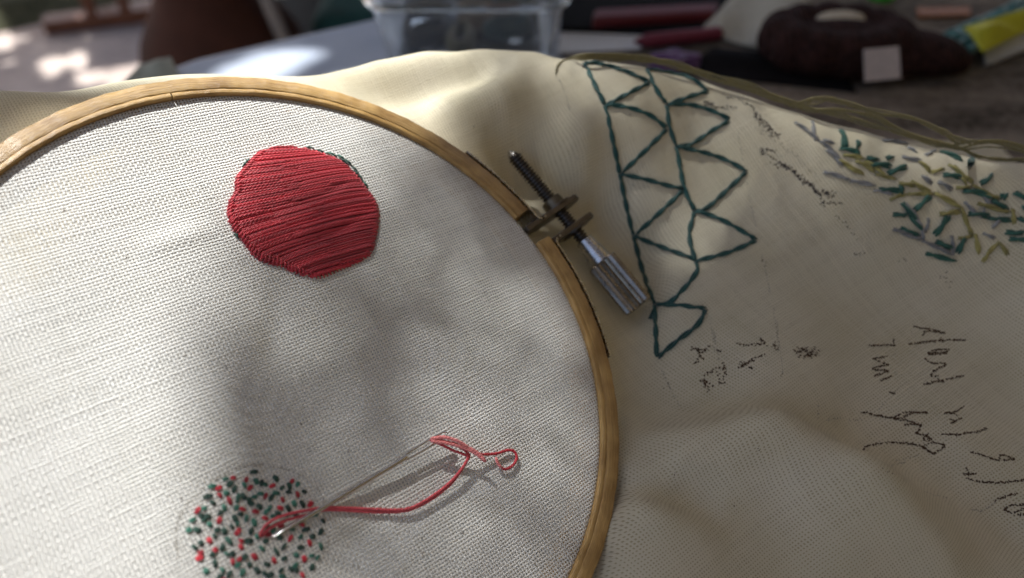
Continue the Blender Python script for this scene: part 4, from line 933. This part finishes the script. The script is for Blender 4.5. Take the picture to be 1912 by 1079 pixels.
# ------------------------------------------------------------------ unseen tree added overhead, leaves left out wherever sun should fall
def tree():
    LIT_H = [[(-400, -100), (740, 150), (760, 250), (720, 290), (650, 330), (540, 370), (430, 440), (345, 510), (325, 600), (322, 760), (335, 880), (350, 1000), (300, 1300), (-500, 1300)]]
    LIT_C = [[(-300, 60), (350, 120), (560, 60), (760, 60), (860, 110), (760, 165), (690, 200), (560, 230), (300, 260), (-300, 300)]]
    LIT_T = [[(380, 170), (400, 118), (480, 96), (560, 82), (596, 92), (560, 122), (500, 142), (480, 175)], [(575, 175), (610, 140), (700, 122), (720, 175)], [(-200, 60), (220, 140), (220, 200), (-200, 300)]]
    rg = np.random.default_rng(12); blobs = rg.uniform([-2300, 1200], [400, 3600], (430, 2)); brad = rg.uniform(20, 78, 430)
    ux = SUN / SUN[2]
    SOFT_H = [[(760, 330), (900, 380), (1125, 500), (1140, 900), (1060, 1110), (560, 1110), (560, 960), (680, 820), (700, 560)], [(330, 930), (560, 930), (560, 1110), (330, 1110)]]
    SOFT_M = [[(340, 560), (500, 330), (640, 230), (780, 200), (770, 330), (640, 420), (470, 500), (400, 600)]]
    SOFT_D = [[(1060, 120), (1300, 160), (1500, 230), (1930, 320), (1930, 390), (1450, 350), (1260, 390), (1170, 350), (1080, 270)]]
    SOFT_E = [[(1190, 840), (1450, 870), (1600, 960), (1680, 1120), (1160, 1120)]]
    SOFT_C = [[(740, 70), (1060, 80), (1060, 135), (860, 175), (760, 200)], [(780, 215), (900, 160), (980, 140), (960, 175), (860, 220)]]
    def soft(P):
        c = P.mean(0)[None]; t = ((c - O) @ NRM) / (SUN @ NRM); H = c - t[:, None] * SUN; L = (H - O) @ M; pp, _ = proj(H)
        if np.hypot(L[0, 0], L[0, 1]) < 88 and any(inpoly(pp[0], q) for q in SOFT_H): return .17
        if np.hypot(L[0, 0], L[0, 1]) < 88 and any(inpoly(pp[0], q) for q in SOFT_M): return .26
        if np.hypot(L[0, 0], L[0, 1]) < 88: return .095
        G = c - ((c[:, 2] - 108.)[:, None]) * ux; pp, _ = proj(G)
        if G[0, 1] > 225 and any(inpoly(pp[0], q) for q in SOFT_C): return .25
        G = c - ((c[:, 2] - 78.)[:, None]) * ux; pp, _ = proj(G)
        if any(inpoly(pp[0], q) for q in SOFT_D): return .10
        G = c - ((c[:, 2] - 55.)[:, None]) * ux; pp, _ = proj(G)
        return 0.
    def lit(P, far=False):
        P = np.atleast_2d(P); out = np.zeros(len(P), bool)
        t = ((P - O) @ NRM) / (SUN @ NRM); H = P - t[:, None] * SUN; L = (H - O) @ M; pp, _ = proj(H)
        for i in range(len(P)):
            if np.hypot(L[i, 0], L[i, 1]) < 96 and any(inpoly(pp[i], q) for q in LIT_H): out[i] = True
        for z, polys, ymin in ((110., LIT_C, 170), (2., LIT_T, 300)):
            G = P - ((P[:, 2] - z)[:, None]) * ux; pp, dd = proj(G)
            for i in range(len(P)):
                if not out[i] and G[i, 1] > ymin and dd[i] > 50 and any(inpoly(pp[i], q) for q in polys): out[i] = True
        G = P - ((P[:, 2] + 725.)[:, None]) * ux
        d2 = ((G[:, None, :2] - blobs[None]) ** 2).sum(-1); out = (d2 < brad[None] ** 2).any(1) if far else out
        return out
    root = empty('added_shade_tree', (-1500, 2600, -725), 'leafy tree bough added to shade the table, outside the picture', 'tree')
    lf = N('leaf_green'); lf.set(Base_Color=(.055, .085, .02, 1), Roughness=.55)
    tr = lf.n('BsdfTranslucent'); tr.inputs[0].default_value = (.27, .29, .07, 1); mx = lf.n('MixShader'); mx.inputs[0].default_value = .4
    lf.l(lf.p.outputs[0], mx.inputs[1]); lf.l(tr.outputs[0], mx.inputs[2]); lf.l(mx.outputs[0], lf.out.inputs[0])
    mb = MB(); V = []; F = []
    def leaf(c, s, th, tl):
        ca, sa = math.cos(th), math.sin(th); o_ = []
        for x, y, z in ((-1, 0, 0), (-.35, .42, .08), (.35, .36, .06), (1, 0, -.1), (.35, -.36, .06), (-.35, -.42, .08), (0, 0, -.04)):
            x, y = x * s, y * s; o_.append((c[0] + x * ca - y * sa, c[1] + x * sa + y * ca, c[2] + z * s + tl[0] * x + tl[1] * y))
        return np.array(o_)
    batch = []
    # fine leaves over the table, larger ones over the garden
    for (x0, x1, y0, y1, st, sz, lay) in ((-860, -300, 670, 1240, 8, 9, 6), (-1230, 100, 480, 1560, 24, 26, 5), (-2900, 1000, -500, 4200, 62, 62, 1), (-3400, 200, 1500, 4200, 42, 42, 3)):
        for l_ in range(lay):
            for x in np.arange(x0, x1, st):
                for y in np.arange(y0, y1, st):
                    if st > 30 and -1220 < x < 90 and 490 < y < 1550: continue
                    if st == 24 and -852 < x < -308 and 678 < y < 1232: continue
                    batch.append(leaf((x + RNG.uniform(-.4, .4) * st, y + RNG.uniform(-.5, .5) * st, 1600 + RNG.uniform(-25, 25) + (0 if st < 10 else RNG.uniform(-60, 90))), sz * RNG.uniform(.9, 1.25), RNG.uniform(0, 6.28), RNG.normal(0, .12, 2)))
    A = np.array(batch); fine = np.abs(A[:, 0] - A[:, 3]).max(1) < 60
    fine = np.array([abs(q[6, 0] + 570) < 650 and 490 < q[6, 1] < 1550 for q in A])
    L = np.zeros(len(A), bool); L[fine] = lit(A[fine][:, [0, 3, 6]].reshape(-1, 3)).reshape(-1, 3).any(1); L[~fine] = lit(A[~fine][:, 6], True); A = A[~L]
    A = A[np.array([not (abs(q[0, 0] + 570) < 520 and soft(q) > 0) for q in A])]
    # even leaf grid, sized to pass a set share of sun
    ev = []
    for x in np.arange(-860, -300, 7.):
        for y in np.arange(670, 1240, 7.):
            q = leaf((x, y, 1600 + RNG.uniform(-6, 6)), 7., .785, RNG.normal(0, .05, 2)); T_ = soft(q)
            if T_ > 0:
                k_ = math.sqrt(max(.05, (1 - T_)) * 1.18); q = q.mean(0) + (q - q.mean(0)) * k_; ev.append(q)
                if T_ < .1: ev.append(q + np.array([3.5, 3.5, 14]))
    ev = np.array(ev); le = lit(ev[:, [0, 3, 6]].reshape(-1, 3)).reshape(-1, 3).any(1); A = np.concatenate([A, ev[~le]])
    k = len(A); V = A.reshape(-1, 3); F = [(i * 7 + 6, i * 7 + j, i * 7 + (j + 1) % 6) for i in range(k) for j in range(6)]
    o = mb.add(V, F).build('foliage', lf.m, root, smooth=False); o['kind'] = 'stuff'
    bk = simple('bark', (.10, .07, .05), .9, .3, 20, bump=.01)
    P = spline([(-3100, 3600, -725), (-3080, 3560, 200), (-2950, 3400, 1750)], 60); tube(mb, P, np.linspace(120, 75, len(P)), 12, ref=(1, 0, 0)); mb.build('trunk', bk, root)
    for q in ([(-2950, 3400, 1740), (-2000, 2800, 1830), (-900, 2300, 1800)], [(-2950, 3400, 1740), (-1800, 1950, 1840), (-1150, 1650, 1780)], [(-2950, 3400, 1740), (-2200, 1600, 1830), (-1500, 300, 1780)]):
        P = spline(q, 80); mb = MB(); tube(mb, P, np.linspace(30, 6, len(P)), 8, ref=(0, 0, 1)); mb.build('branch', bk, root)
tree()


# ochre walls added out of view to cut sky light and warm the bounce
SHADE_WALL = simple('shade_wall_ochre', (.22, .17, .08), .9, .2, 8)
mb = MB(); box(mb, (-20, -700, -725), (1200, -500, 1700)); o = mb.build('added_shade_wall', SHADE_WALL, smooth=False)
tag(o, 'ochre wall added behind the camera to darken the shade, outside the picture', 'wall')
mb = MB(); box(mb, (900, -499, -725), (1200, 1200, 1700)); o = mb.build('added_shade_wall', SHADE_WALL, smooth=False)
tag(o, 'ochre side wall added right of the table to darken the shade, outside the picture', 'wall')
